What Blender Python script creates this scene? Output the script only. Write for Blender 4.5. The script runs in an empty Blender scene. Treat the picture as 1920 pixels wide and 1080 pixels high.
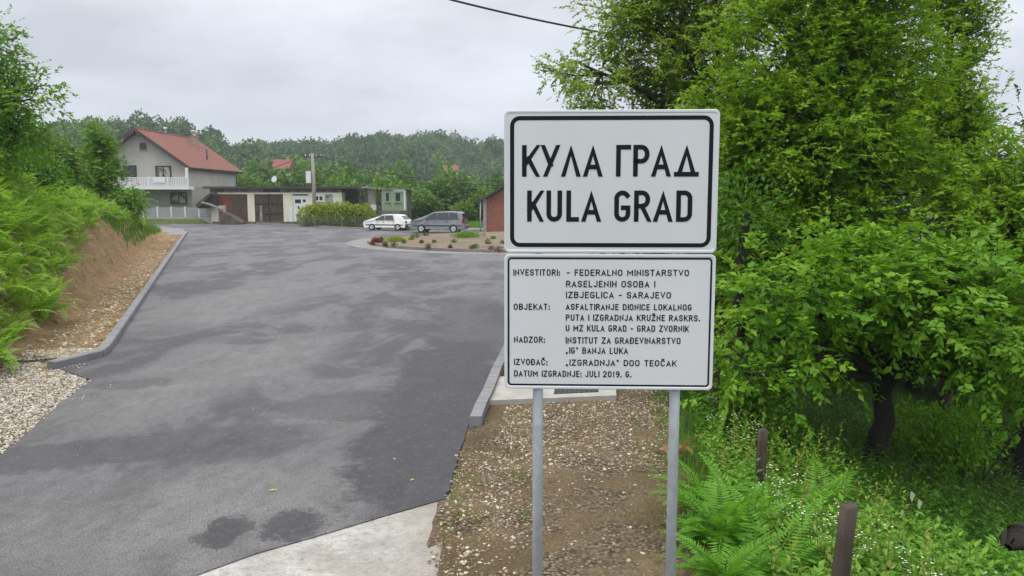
import bpy, bmesh, math, random
import numpy as np
from mathutils import Vector, Matrix
from mathutils.geometry import tessellate_polygon

random.seed(7)
RNG = np.random.default_rng(11)
scene = bpy.context.scene
COL = scene.collection
PI = math.pi

# ------------------------------------------------------------------ camera
CAM_H = 3.0
PITCH = math.radians(6.54)
F = 1500.0
cam_d = bpy.data.cameras.new("camera")
cam = bpy.data.objects.new("camera", cam_d)
COL.objects.link(cam)
cam.location = (0, 0, CAM_H)
cam.rotation_euler = (PI / 2 - PITCH, 0, 0)
cam_d.sensor_width = 36
cam_d.lens = F / 1920 * 36
cam_d.clip_start = 0.1
cam_d.clip_end = 6000
scene.camera = cam

# ------------------------------------------------------------------ world: overcast sky
SUN_EL, SUN_AZ = math.radians(62), math.radians(-40)
world = bpy.data.worlds.new("World")
scene.world = world
world.use_nodes = True
wn, wl = world.node_tree.nodes, world.node_tree.links
wn.clear()
w_out = wn.new('ShaderNodeOutputWorld')
w_add = wn.new('ShaderNodeAddShader')
w_bg1 = wn.new('ShaderNodeBackground')
w_bg2 = wn.new('ShaderNodeBackground')
w_sky = wn.new('ShaderNodeTexSky')
w_sky.sky_type = 'NISHITA'
w_sky.sun_disc = False
w_sky.sun_elevation = SUN_EL
w_sky.sun_rotation = SUN_AZ
w_bg1.inputs['Strength'].default_value = 0.012
wl.new(w_sky.outputs[0], w_bg1.inputs['Color'])
w_tc = wn.new('ShaderNodeTexCoord')
w_sep = wn.new('ShaderNodeSeparateXYZ')
wl.new(w_tc.outputs['Generated'], w_sep.inputs[0])
w_rmp = wn.new('ShaderNodeValToRGB')            # cloud deck, brighter overhead
el = w_rmp.color_ramp.elements
el[0].position = 0.0;  el[0].color = (0.315, 0.332, 0.372, 1)
el[1].position = 1.0;  el[1].color = (1.0, 1.0, 1.02, 1)
e = el.new(0.10); e.color = (0.338, 0.352, 0.383, 1)
e = el.new(0.24); e.color = (0.358, 0.369, 0.39, 1)
e = el.new(0.5); e.color = (0.68, 0.70, 0.73, 1)
wl.new(w_sep.outputs['Z'], w_rmp.inputs[0])
w_map = wn.new('ShaderNodeMapping'); w_map.inputs['Scale'].default_value = (1.7, 1.7, 4.6)
wl.new(w_tc.outputs['Generated'], w_map.inputs[0])
w_n = wn.new('ShaderNodeTexNoise'); w_n.inputs['Scale'].default_value = 2.1
w_n.inputs['Detail'].default_value = 7; w_n.inputs['Roughness'].default_value = 0.52
wl.new(w_map.outputs[0], w_n.inputs['Vector'])
w_mr = wn.new('ShaderNodeMapRange'); w_mr.inputs[1].default_value = 0.34; w_mr.inputs[2].default_value = 0.66
w_mr.inputs[3].default_value = 0.87; w_mr.inputs[4].default_value = 1.25
wl.new(w_n.outputs[0], w_mr.inputs[0])
w_mul = wn.new('ShaderNodeVectorMath'); w_mul.operation = 'SCALE'
wl.new(w_rmp.outputs[0], w_mul.inputs[0]); wl.new(w_mr.outputs[0], w_mul.inputs['Scale'])
wl.new(w_mul.outputs[0], w_bg2.inputs['Color'])
w_bg2.inputs['Strength'].default_value = 1.97
wl.new(w_bg1.outputs[0], w_add.inputs[0]); wl.new(w_bg2.outputs[0], w_add.inputs[1])
wl.new(w_add.outputs[0], w_out.inputs['Surface'])

sun_d = bpy.data.lights.new("sun", 'SUN')
sun = bpy.data.objects.new("sun", sun_d); COL.objects.link(sun)
sun_d.energy = 1.5; sun_d.angle = math.radians(25); sun_d.color = (1.0, 0.97, 0.92)
_sd = Vector((math.sin(SUN_AZ) * math.cos(SUN_EL), -0.55 * math.cos(SUN_EL), math.sin(SUN_EL)))
sun.rotation_euler = _sd.to_track_quat('Z', 'Y').to_euler()
w_sky.sun_rotation = math.atan2(_sd.x, _sd.y)

vs = scene.view_settings
vs.view_transform = 'Standard'; vs.look = 'None'; vs.exposure = 0.0; vs.gamma = 1.0; vs.use_curve_mapping = False
scene.render.engine = 'CYCLES'
scene.cycles.max_bounces = 10
scene.cycles.diffuse_bounces = 6
scene.cycles.glossy_bounces = 2
scene.cycles.transmission_bounces = 6
scene.cycles.use_denoising = True

# ------------------------------------------------------------------ helpers
def ray(px, py):
    u = (px - 960) / F; v = (540 - py) / F
    return Vector((u, math.cos(PITCH) + v * math.sin(PITCH), -math.sin(PITCH) + v * math.cos(PITCH)))
def at(px, py, y):
    r = ray(px, py); t = y / r.y
    return Vector((r.x * t, y, CAM_H + r.z * t))
def G(px, py, z=0.0):
    r = ray(px, py); t = (z - CAM_H) / r.z
    return Vector((r.x * t, r.y * t, z))
def sstep(x, a, b):
    t = np.clip((x - a) / (b - a), 0, 1); return t * t * (3 - 2 * t)
def norm(v):
    return v / np.maximum(np.linalg.norm(v, axis=-1, keepdims=True), 1e-9)

def tag(o, label=None, cat=None, group=None, kind=None):
    if label: o['label'] = label
    if cat: o['category'] = cat
    if group: o['group'] = group
    if kind: o['kind'] = kind
    return o
def empty(name, loc, label=None, cat=None, group=None, rz=0.0):
    o = bpy.data.objects.new(name, None); COL.objects.link(o)
    o.location = loc; o.rotation_euler = (0, 0, rz); o.empty_display_size = 0.3
    return tag(o, label, cat, group)
def link(name, me, mat, parent=None, loc=None):
    o = bpy.data.objects.new(name, me); COL.objects.link(o)
    if mat is not None: me.materials.append(mat)
    if parent is not None: o.parent = parent
    if loc is not None: o.location = loc
    return o
def mesh_np(name, V, Fc, mat, parent=None, smooth=False, attr=None, loc=None):
    """V (n,3), Fc (m,k) with one k for all faces"""
    V = np.asarray(V, np.float32); Fc = np.asarray(Fc, np.int32)
    me = bpy.data.meshes.new(name)
    k = Fc.shape[1]; m = len(Fc)
    me.vertices.add(len(V)); me.vertices.foreach_set('co', V.ravel())
    me.loops.add(m * k); me.loops.foreach_set('vertex_index', Fc.ravel())
    me.polygons.add(m)
    me.polygons.foreach_set('loop_start', np.arange(0, m * k, k, dtype=np.int32))
    me.polygons.foreach_set('loop_total', np.full(m, k, np.int32))
    if smooth: me.polygons.foreach_set('use_smooth', np.ones(m, bool))
    if attr:
        for an, av in attr.items():
            av = np.asarray(av, np.float32)
            if av.ndim == 1:
                a = me.attributes.new(an, 'FLOAT', 'POINT'); a.data.foreach_set('value', av)
            else:
                a = me.attributes.new(an, 'FLOAT_VECTOR', 'POINT'); a.data.foreach_set('vector', av.ravel())
    me.update(calc_edges=True)
    return link(name, me, mat, parent, loc)
def copy_tree(o, parent=None):
    c = o.copy(); COL.objects.link(c)
    if parent is not None: c.parent = parent
    for ch in list(o.children): copy_tree(ch, c)
    return c

class MB:
    """collects shapes into one mesh"""
    def __init__(s): s.bm = bmesh.new()
    def box(s, x0, x1, y0, y1, z0, z1):
        v = [s.bm.verts.new((x, y, z)) for x in (x0, x1) for y in (y0, y1) for z in (z0, z1)]
        for f in ((0, 1, 3, 2), (4, 6, 7, 5), (0, 4, 5, 1), (2, 3, 7, 6), (0, 2, 6, 4), (1, 5, 7, 3)):
            s.bm.faces.new([v[i] for i in f])
        return s
    def hexa(s, p):
        v = [s.bm.verts.new(q) for q in p]   # bottom 4 ccw, top 4 ccw
        for f in ((3, 2, 1, 0), (4, 5, 6, 7), (0, 1, 5, 4), (1, 2, 6, 5), (2, 3, 7, 6), (3, 0, 4, 7)):
            s.bm.faces.new([v[i] for i in f])
        return s
    def prism(s, poly, axis, a, b):
        """poly 2D extruded along axis: 'y' -> (x,z), 'x' -> (y,z), 'z' -> (x,y)"""
        def P(q, t):
            if axis == 'y': return (q[0], t, q[1])
            if axis == 'x': return (t, q[0], q[1])
            return (q[0], q[1], t)
        A = [s.bm.verts.new(P(q, a)) for q in poly]; B = [s.bm.verts.new(P(q, b)) for q in poly]
        n = len(poly)
        tri = tessellate_polygon([[Vector((q[0], q[1], 0)) for q in poly]])
        for t in tri:
            try: s.bm.faces.new([A[i] for i in t]); s.bm.faces.new([B[i] for i in reversed(t)])
            except ValueError: pass
        for i in range(n):
            j = (i + 1) % n; s.bm.faces.new((A[i], A[j], B[j], B[i]))
        return s
    def tube(s, pts, rad, n=8, cap=True):
        pts = [Vector(p) for p in pts]
        if not hasattr(rad, '__len__'): rad = [rad] * len(pts)
        rings = []
        for i, p in enumerate(pts):
            d = (pts[min(i + 1, len(pts) - 1)] - pts[max(i - 1, 0)]).normalized()
            ref = Vector((0, 0, 1)) if abs(d.z) < .9 else Vector((1, 0, 0))
            a = d.cross(ref).normalized(); b = d.cross(a)
            rings.append([s.bm.verts.new(p + (a * math.cos(2 * PI * k / n) + b * math.sin(2 * PI * k / n)) * rad[i]) for k in range(n)])
        for i in range(len(rings) - 1):
            for k in range(n):
                f = s.bm.faces.new((rings[i][k], rings[i][(k + 1) % n], rings[i + 1][(k + 1) % n], rings[i + 1][k])); f.smooth = True
        if cap:
            s.bm.faces.new(list(reversed(rings[0]))); s.bm.faces.new(rings[-1])
        return s
    def quad(s, *p):
        s.bm.faces.new([s.bm.verts.new(q) for q in p]); return s
    def build(s, name, mat, parent=None, loc=None, bevel=0, fix=True, weld=False):
        if weld: bmesh.ops.remove_doubles(s.bm, verts=s.bm.verts, dist=1e-5)
        if bevel:
            bmesh.ops.bevel(s.bm, geom=list(s.bm.edges), offset=bevel, segments=2, affect='EDGES', profile=.5)
        if fix: bmesh.ops.recalc_face_normals(s.bm, faces=s.bm.faces)
        me = bpy.data.meshes.new(name); s.bm.to_mesh(me); s.bm.free()
        return link(name, me, mat, parent, loc)

# ------------------------------------------------------------------ materials
class NT:
    def __init__(s, name):
        s.m = bpy.data.materials.new(name); s.m.use_nodes = True
        s.n = s.m.node_tree.nodes; s.l = s.m.node_tree.links
        s.b = s.n['Principled BSDF']; s.out = s.n['Material Output']
        s._obj = None
    def node(s, t, **kw):
        x = s.n.new(t)
        for k, v in kw.items():
            if k.startswith('_'): setattr(x, k[1:], v)
            else: x.inputs[k].default_value = v
        return x
    def obj(s):
        if s._obj is None: s._obj = s.n.new('ShaderNodeTexCoord').outputs['Object']
        return s._obj
    def mapping(s, scale=(1, 1, 1), rot=(0, 0, 0), src=None):
        m = s.n.new('ShaderNodeMapping'); m.inputs['Scale'].default_value = scale; m.inputs['Rotation'].default_value = rot
        s.l.new(src or s.obj(), m.inputs[0]); return m.outputs[0]
    def noise(s, scale, detail=4, rough=.55, vec=None, dist=0.0):
        x = s.node('ShaderNodeTexNoise', Scale=scale, Detail=detail, Roughness=rough, Distortion=dist)
        s.l.new(vec or s.obj(), x.inputs['Vector']); return x.outputs[0]
    def rng(s, v, a, b, c=0.0, d=1.0):
        x = s.n.new('ShaderNodeMapRange')
        for i, q in enumerate((a, b, c, d)): x.inputs[1 + i].default_value = q
        s.l.new(v, x.inputs[0]); return x.outputs[0]
    def mix(s, f, a, b, blend='MIX'):
        x = s.n.new('ShaderNodeMix'); x.data_type = 'RGBA'; x.blend_type = blend
        for sock, q in ((x.inputs[0], f), (x.inputs[6], a), (x.inputs[7], b)):
            if isinstance(q, (tuple, list)): sock.default_value = (*q[:3], 1)
            elif isinstance(q, (int, float)): sock.default_value = q
            else: s.l.new(q, sock)
        return x.outputs[2]
    def math(s, op, a, b=None):
        x = s.n.new('ShaderNodeMath'); x.operation = op
        for sock, q in zip(x.inputs, (a, b)):
            if q is None: continue
            if isinstance(q, (int, float)): sock.default_value = q
            else: s.l.new(q, sock)
        return x.outputs[0]
    def bump(s, h, strength=.4, dist=.01):
        x = s.node('ShaderNodeBump', Strength=strength, Distance=dist)
        s.l.new(h, x.inputs['Height']); s.l.new(x.outputs[0], s.b.inputs['Normal'])
    def color(s, c):
        if isinstance(c, tuple): s.b.inputs['Base Color'].default_value = (*c[:3], 1)
        else: s.l.new(c, s.b.inputs['Base Color'])
    def attr(s, name):
        a = s.n.new('ShaderNodeAttribute'); a.attribute_name = name; return a

def plain(name, c, rough=.7, var=.18, scale=3.0, metallic=0.0, bump=0.0, spec=.4, stretch=(1, 1, 1)):
    t = NT(name)
    n1 = t.noise(scale, 5, .6, t.mapping(stretch)); n2 = t.noise(scale * 9, 3, .6)
    f = t.rng(n1, .3, .7); dark = tuple(x * (1 - var) for x in c); light = tuple(min(1, x * (1 + var)) for x in c)
    col = t.mix(f, dark, light)
    col = t.mix(t.rng(n2, .35, .75, 0, .35), col, tuple(x * (1 - var * 1.3) for x in c))
    t.color(col)
    t.b.inputs['Roughness'].default_value = rough; t.b.inputs['Metallic'].default_value = metallic
    t.b.inputs['Specular IOR Level'].default_value = spec
    if bump: t.bump(n2, bump, .02)
    return t.m

def leafmat(name, c1, c2, c3=None, trans=.35, rough=.5):
    t = NT(name)
    geo = t.n.new('ShaderNodeNewGeometry'); oi = t.n.new('ShaderNodeObjectInfo')
    col = t.mix(geo.outputs['Random Per Island'], c1, c2)
    if c3:
        col = t.mix(t.attr('tint').outputs['Fac'], col, c3)
    col = t.mix(t.rng(oi.outputs['Random'], 0, 1, .0, .22), col, tuple(x * .45 for x in c1))
    t.color(col)
    t.b.inputs['Roughness'].default_value = rough; t.b.inputs['Specular IOR Level'].default_value = .3
    tr = t.n.new('ShaderNodeBsdfTranslucent')
    warm = t.mix(.5, col, (c2[0] * 1.3, c2[1] * 1.2, c2[2] * .6)); t.l.new(warm, tr.inputs[0])
    mx = t.n.new('ShaderNodeMixShader'); mx.inputs[0].default_value = trans
    t.l.new(t.b.outputs[0], mx.inputs[1]); t.l.new(tr.outputs[0], mx.inputs[2]); t.l.new(mx.outputs[0], t.out.inputs[0])
    return t.m

M = {}
M['concrete'] = plain('concrete', (.34, .33, .315), .85, .2, 2.0, bump=.3)
M['kerb'] = plain('kerb_concrete', (.205, .207, .213), .85, .2, 2.5, bump=.25)
M['slab'] = plain('slab_concrete', (.37, .35, .32), .85, .2, 3.0, bump=.2)
M['apron'] = plain('apron_concrete', (.205, .196, .188), .85, .2, 1.0, bump=.15)
M['island_kerb'] = plain('island_kerb_concrete', (.19, .17, .15), .9, .25, 1.2, bump=.25)
M['steel'] = plain('galvanised_steel', (.44, .475, .52), .5, .16, 14.0, metallic=.25)
M['white_sheet'] = plain('white_sheeting', (.63, .655, .685), .36, .045, 1.6, spec=.5, stretch=(1, 1, .35))
M['white_sheet_low'] = plain('white_sheeting_lower', (.66, .675, .715), .34, .04, 1.6, spec=.5, stretch=(1, 1, .35))
M['black_film'] = plain('black_film', (.009, .012, .018), .55, .1, 6.0, spec=.15)
M['rim'] = plain('sign_rim', (.66, .68, .70), .4, .03, 4.0)
M['bark'] = plain('bark', (.055, .043, .034), .95, .4, 9.0, bump=.8, stretch=(1, 1, .25))
M['bark_dark'] = plain('dark_bark', (.03, .025, .021), .95, .4, 9.0, bump=.8, stretch=(1, 1, .25))
M['post_wood'] = plain('weathered_wood', (.085, .066, .052), .9, .45, 14.0, bump=.6, stretch=(1, 1, .12))
M['plank'] = plain('old_planks', (.10, .078, .06), .9, .5, 4.0, bump=.5, stretch=(4, 4, .25))
M['rust_sheet'] = plain('rusty_sheet', (.20, .068, .04), .8, .35, 1.6, bump=.2)
M['render_grey'] = plain('grey_render', (.43, .41, .38), .9, .13, .7, bump=.25, stretch=(1, 1, .5))
M['render_low'] = plain('grey_render_lower', (.36, .345, .31), .9, .15, .8, bump=.25)
M['cream'] = plain('cream_plaster', (.74, .69, .57), .9, .14, .8, bump=.15, stretch=(1.5, 1.5, .4))
M['stain'] = plain('stained_concrete', (.155, .14, .125), .95, .55, .9, bump=.3, stretch=(2, 2, .5))
M['brown_wall'] = plain('brown_wall', (.10, .082, .07), .95, .5, 1.2, bump=.4)
M['darkroof'] = plain('dark_roof', (.07, .064, .06), .9, .35, 1.5)
M['white_paint'] = plain('white_paint', (.72, .72, .72), .6, .05, 2.0)
M['grey_fence'] = plain('grey_painted_metal', (.33, .345, .37), .6, .1, 2.0)
M['mesh_wire'] = plain('green_grey_wire', (.16, .19, .16), .7, .1, 2.0)
M['darkwood'] = plain('dark_window_wood', (.045, .032, .026), .7, .25, 6.0)
M['green_plaster'] = plain('green_plaster', (.25, .33, .22), .9, .2, 1.0, bump=.15)
M['ruin'] = plain('ruined_plaster', (.30, .27, .23), .95, .4, 1.2, bump=.4)
M['chimney'] = plain('chimney_render', (.38, .27, .19), .9, .2, 2.0)
M['wire'] = plain('black_cable', (.02, .02, .02), .6, .1)
M['tyre'] = plain('tyre_rubber', (.018, .018, .018), .85, .2)
M['hub'] = plain('wheel_metal', (.55, .55, .56), .4, .08, metallic=.4)
M['car_white'] = plain('white_car_paint', (.78, .77, .74), .3, .03, .8, spec=.55)
M['car_silver'] = plain('silver_car_paint', (.25, .255, .265), .34, .05, .8, metallic=.4)
M['car_trim'] = plain('black_car_trim', (.03, .03, .032), .6, .1)
M['lamp_red'] = plain('red_lamp_lens', (.22, .02, .02), .25, .1)
M['lamp_clear'] = plain('clear_lamp_lens', (.6, .6, .58), .2, .05)
M['flower_white'] = plain('white_petals', (.74, .74, .62), .7, .05)
M['dry'] = leafmat('dry_fern_leaf', (.38, .20, .07), (.30, .22, .10), trans=.3)
t = NT('window_glass'); t.color((.03, .035, .04)); t.b.inputs['Roughness'].default_value = .08; t.b.inputs['Specular IOR Level'].default_value = .6; M['glass'] = t.m
t = NT('curtain_glass'); t.color(t.mix(t.rng(t.noise(1.4, 3), .45, .55), (.36, .35, .33), (.08, .085, .09))); t.b.inputs['Roughness'].default_value = .15; M['curtain'] = t.m

# leaves
M['leaf_bright'] = leafmat('bright_tree_leaf', (.095, .235, .010), (.24, .43, .022), (.36, .54, .035), trans=.46)
M['leaf_olive'] = leafmat('olive_tree_leaf', (.10, .20, .014), (.22, .345, .028), (.30, .42, .04), trans=.44)
M['leaf_fruit'] = leafmat('fruit_tree_leaf', (.075, .21, .010), (.19, .40, .022), (.29, .50, .03), trans=.4)
M['leaf_deep'] = leafmat('deep_green_leaf', (.048, .14, .012), (.11, .25, .018), trans=.35)
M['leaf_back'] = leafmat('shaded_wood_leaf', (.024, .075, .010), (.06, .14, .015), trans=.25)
M['shrub_leaf'] = leafmat('shrub_leaf', (.075, .20, .014), (.16, .34, .022), (.24, .40, .03), trans=.38)
M['stalk_leaf'] = leafmat('stalk_leaf', (.16, .22, .03), (.30, .36, .07), trans=.35)
M['bank_weed'] = leafmat('bank_weed_leaf', (.14, .30, .022), (.28, .47, .05), trans=.38)
M['clod'] = plain('clay_clods', (.34, .235, .135), .95, .35, 6, bump=.4)
M['fern'] = leafmat('bracken_leaf', (.19, .38, .03), (.33, .54, .055), trans=.42)
M['fern_right'] = leafmat('fern_leaf', (.10, .29, .022), (.19, .42, .035), trans=.4)
M['grass'] = leafmat('grass_blade', (.08, .20, .015), (.19, .34, .03), trans=.35)
M['weed'] = leafmat('weed_leaf', (.08, .23, .018), (.20, .39, .035), trans=.38)
M['hedge'] = leafmat('hedge_leaf', (.15, .23, .012), (.32, .38, .025), trans=.3)
M['far_leaf'] = leafmat('far_wood_leaf', (.026, .075, .018), (.066, .142, .027), (.125, .22, .032), trans=.2, rough=.7)
M['mid_leaf'] = leafmat('mid_tree_leaf', (.050, .125, .016), (.115, .225, .026), trans=.28, rough=.6)
M['mid_leaf_light'] = leafmat('light_mid_tree_leaf', (.08, .18, .018), (.17, .30, .034), trans=.28, rough=.6)

# asphalt: dust-dried light patches and darker fresh patches that belong to the surface
t = NT('asphalt')
v_dir = t.mapping((1.0, .5, 1), (0, 0, math.radians(-28)))
nE = t.noise(9, 6, .8); nA = t.noise(.42, 9, .68, v_dir, .5); nB = t.noise(1.6, 5, .65, v_dir); nC = t.noise(60, 2, .7); nD = t.noise(260, 2, .6)
nQ = t.math('ADD', nA, t.math('MULTIPLY', t.math('SUBTRACT', nE, .5), .22))
col = t.mix(t.math('ADD', t.math('MULTIPLY', t.rng(nA, .43, .58), .5), t.math('MULTIPLY', t.rng(nQ, .485, .525), .5)), (.076, .070, .075), (.205, .195, .201))
col = t.mix(t.rng(nB, .52, .66, 0, .7), col, (.275, .265, .262))
sepx = t.n.new('ShaderNodeSeparateXYZ'); t.l.new(t.obj(), sepx.inputs[0])
wob = t.math('ADD', t.math('MULTIPLY', t.noise(1.1, 6, .72), .6), t.math('MULTIPLY', t.noise(5.5, 6, .8), .4))
nF = t.noise(3.2, 6, .75, v_dir)
wob2 = t.math('ADD', t.math('MULTIPLY', t.noise(4.5, 8, .75), .7), t.math('MULTIPLY', t.noise(16, 5, .8), .3))
def ellipse_mask(c, sx, sy, rot, soft=.14):
    mp = t.n.new('ShaderNodeMapping'); mp.vector_type = 'TEXTURE'
    mp.inputs['Location'].default_value = (c[0], c[1], 0); mp.inputs['Rotation'].default_value = (0, 0, rot); mp.inputs['Scale'].default_value = (sx, sy, 1)
    t.l.new(t.obj(), mp.inputs[0])
    ln = t.n.new('ShaderNodeVectorMath'); ln.operation = 'LENGTH'; t.l.new(mp.outputs[0], ln.inputs[0])
    d = t.math('ADD', ln.outputs['Value'], t.math('MULTIPLY', t.math('SUBTRACT', wob if sy > .4 else wob2, .5), 2.6 if sy > .4 else 4.2))
    return t.rng(d, 1 - soft, 1 + soft, 1, 0)
dark = (.046, .045, .051)
for (px, py, sx, sy, rot, amt) in ((500, 935, 1.5, 1.0, .3, .6), (250, 1010, 1.5, .9, .3, .5), (640, 790, .8, 1.0, .3, .45), (430, 690, 1.0, 3.5, -.25, .75), (480, 560, 1.6, 5.0, -.1, .7), (250, 990, 1.6, 1.2, .3, .35), (640, 900, .5, .7, 0, .35)):
    g = G(px, py); col = t.mix(t.math('MULTIPLY', ellipse_mask(g, sx, sy, rot, .5), amt), col, (.27, .26, .253))
for (px, py, sx, sy, rot, amt) in ((775, 850, .75, 2.2, .08, 1.0), (845, 720, .95, 4.2, .04, .9), (880, 610, 1.0, 6.0, .04, .6), (424, 997, .22, .34, 0, 1.0), (546, 984, .28, .34, .2, 1.0), (470, 640, .5, .39, 0, .6), (250, 720, .6, .35, .3, .5), (640, 700, .5, .38, .4, .55),
                                  (150, 850, 3.0, .55, .45, .65), (640, 760, .9, .9, .3, .5), (330, 640, 1.3, .5, .3, .4)):
    g = G(px, py); col = t.mix(t.math('MULTIPLY', ellipse_mask(g, sx, sy, rot), amt), col, dark)
col = t.mix(t.rng(nF, .44, .62, .0, .5), col, (.085, .083, .088))
col = t.mix(t.rng(nE, .50, .66, 0, .5), col, (.07, .07, .075))
col = t.mix(t.rng(nE, .48, .32, 0, .3), col, (.30, .29, .285))
col = t.mix(t.rng(nC, .38, .62, 0, .75), col, (.040, .040, .043))
col = t.mix(t.rng(t.noise(75, 3, .75), .56, .70, 0, .7), col, (.26, .25, .245))
col = t.mix(t.rng(nD, .62, .75, 0, .5), col, (.30, .29, .28))
t.color(col)
t.b.inputs['Roughness'].default_value = .72; t.b.inputs['Specular IOR Level'].default_value = .35
t.bump(t.math('ADD', nD, t.math('MULTIPLY', nC, .6)), .55, .012)
M['asphalt'] = t.m

# old concrete pad in the foreground
t = NT('old_pad')
n1 = t.noise(2.2, 6, .65); n2 = t.noise(45, 3, .7); n3 = t.noise(160, 2, .6); n4 = t.noise(.9, 5, .7)
col = t.mix(t.rng(n1, .35, .65), (.30, .285, .26), (.52, .50, .47))
col = t.mix(t.rng(n2, .45, .7, 0, .6), col, (.21, .19, .165))
col = t.mix(t.rng(n3, .58, .72, 0, .6), col, (.62, .60, .57))
col = t.mix(t.rng(n4, .50, .62, 0, .6), col, (.27, .24, .19))
col = t.mix(t.rng(t.noise(14, 6, .8), .5, .68, 0, .7), col, (.17, .155, .135))
sx_ = t.n.new('ShaderNodeSeparateXYZ'); t.l.new(t.obj(), sx_.inputs[0])
col = t.mix(t.rng(t.math('ADD', sx_.outputs[0], t.math('MULTIPLY', n1, .9)), -.75, -.15, 0, .6), col, (.24, .205, .17))
t.color(col); t.b.inputs['Roughness'].default_value = .9; t.bump(t.math('ADD', n2, n3), .6, .01)
M['old_pad'] = t.m

# ground: vegetation, clay and gravel by mask
t = NT('ground_cover')
k = t.attr('kinds'); sp = t.n.new('ShaderNodeSeparateXYZ'); t.l.new(k.outputs['Vector'], sp.inputs[0])
gA = t.noise(.9, 6, .65); gB = t.noise(7, 5, .7); gC = t.noise(38, 3, .7); gD = t.noise(.15, 4, .6)
grass = t.mix(t.rng(gB, .35, .65), (.030, .070, .012), (.075, .15, .02)); grass = t.mix(t.rng(gA, .4, .65, 0, .6), grass, (.10, .16, .03))
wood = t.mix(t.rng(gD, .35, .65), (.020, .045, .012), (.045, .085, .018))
clay_v = t.noise(1.6, 6, .7, t.mapping((1, 1, 2.2)), .4)
clay = t.mix(t.rng(clay_v, .32, .68), (.24, .155, .078), (.48, .325, .175)); clay = t.mix(t.rng(gC, .45, .7, 0, .4), clay, (.15, .10, .058))
vor = t.node('ShaderNodeTexVoronoi', Scale=26.0); t.l.new(t.obj(), vor.inputs['Vector'])
vsep = t.n.new('ShaderNodeSeparateColor'); t.l.new(vor.outputs['Color'], vsep.inputs[0])
peb = t.mix(vsep.outputs[0], (.17, .125, .075), (.42, .36, .27)); peb = t.mix(t.rng(vor.outputs['Distance'], .3, .62), peb, (.085, .06, .038))
soil = t.mix(t.rng(gA, .38, .62), (.17, .118, .062), (.30, .222, .13)); soil = t.mix(t.rng(gC, .4, .7, 0, .6), soil, (.10, .072, .045))
grav = t.mix(t.rng(t.noise(1.3, 5, .65), .42, .6), soil, peb)
wobf = t.math('MULTIPLY', t.math('SUBTRACT', gB, .5), .9)
def edge(src): return t.rng(t.math('ADD', src, wobf), .4, .6)
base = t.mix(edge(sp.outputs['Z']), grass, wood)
base = t.mix(edge(sp.outputs['X']), base, clay); base = t.mix(edge(sp.outputs['Y']), base, grav)
t.color(base); t.b.inputs['Roughness'].default_value = .95; t.b.inputs['Specular IOR Level'].default_value = .2
t.bump(t.math('ADD', gC, t.math('MULTIPLY', gB, 2.5)), 1.0, .06)
M['ground'] = t.m
t = NT('island_soil')
s1 = t.noise(1.2, 6, .7); s2 = t.noise(16, 4, .7)
col = t.mix(t.rng(s1, .35, .65), (.135, .10, .066), (.225, .172, .118)); col = t.mix(t.rng(s2, .45, .7, 0, .6), col, (.10, .073, .05))
t.color(col); t.b.inputs['Roughness'].default_value = .95; t.bump(s2, .8, .05); M['island_soil'] = t.m
t = NT('stone'); g_ = t.n.new('ShaderNodeNewGeometry')
rp = t.n.new('ShaderNodeValToRGB'); t.l.new(g_.outputs['Random Per Island'], rp.inputs[0])
e = rp.color_ramp.elements; e[0].color = (.13, .088, .05, 1); e[1].color = (.66, .61, .50, 1)
q = e.new(.35); q.color = (.26, .195, .115, 1); q = e.new(.75); q.color = (.43, .36, .25, 1)
t.color(t.mix(t.rng(t.noise(40, 3), .4, .7, 0, .5), rp.outputs[0], (.19, .14, .085))); t.b.inputs['Roughness'].default_value = .9; M['stone'] = t.m
t = NT('pale_stone'); g_ = t.n.new('ShaderNodeNewGeometry')
t.color(t.mix(t.rng(t.noise(40, 3), .4, .7, 0, .4), t.mix(g_.outputs['Random Per Island'], (.36, .32, .25), (.66, .63, .56)), (.26, .21, .15))); t.b.inputs['Roughness'].default_value = .9; M['pale_stone'] = t.m
# roof tiles
t = NT('roof_tiles')
br = t.node('ShaderNodeTexBrick', Scale=1.0); br.inputs['Brick Width'].default_value = .26; br.inputs['Row Height'].default_value = .36; br.inputs['Mortar Size'].default_value = .035
br.inputs['Color1'].default_value = (.205, .070, .046, 1); br.inputs['Color2'].default_value = (.275, .098, .064, 1); br.inputs['Mortar'].default_value = (.13, .04, .028, 1)
sx_ = t.n.new('ShaderNodeSeparateXYZ'); t.l.new(t.obj(), sx_.inputs[0]); cx_ = t.n.new('ShaderNodeCombineXYZ')
t.l.new(sx_.outputs[1], cx_.inputs[0]); t.l.new(t.math('MULTIPLY', sx_.outputs[2], 1.7), cx_.inputs[1]); t.l.new(cx_.outputs[0], br.inputs['Vector'])
t.color(t.mix(t.rng(t.noise(.6, 5, .65), .4, .7, 0, .55), br.outputs['Color'], (.15, .075, .058))); t.b.inputs['Roughness'].default_value = .85; M['tiles'] = t.m
t = NT('hollow_brick')
br = t.node('ShaderNodeTexBrick', Scale=1.0); br.inputs['Brick Width'].default_value = .25; br.inputs['Row Height'].default_value = .2; br.inputs['Mortar Size'].default_value = .012
br.inputs['Color1'].default_value = (.24, .070, .040, 1); br.inputs['Color2'].default_value = (.31, .10, .058, 1); br.inputs['Mortar'].default_value = (.25, .19, .16, 1)
sx_ = t.n.new('ShaderNodeSeparateXYZ'); t.l.new(t.obj(), sx_.inputs[0]); cx_ = t.n.new('ShaderNodeCombineXYZ')
t.l.new(t.math('ADD', sx_.outputs[0], sx_.outputs[1]), cx_.inputs[0]); t.l.new(sx_.outputs[2], cx_.inputs[1]); t.l.new(cx_.outputs[0], br.inputs['Vector'])
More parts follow.
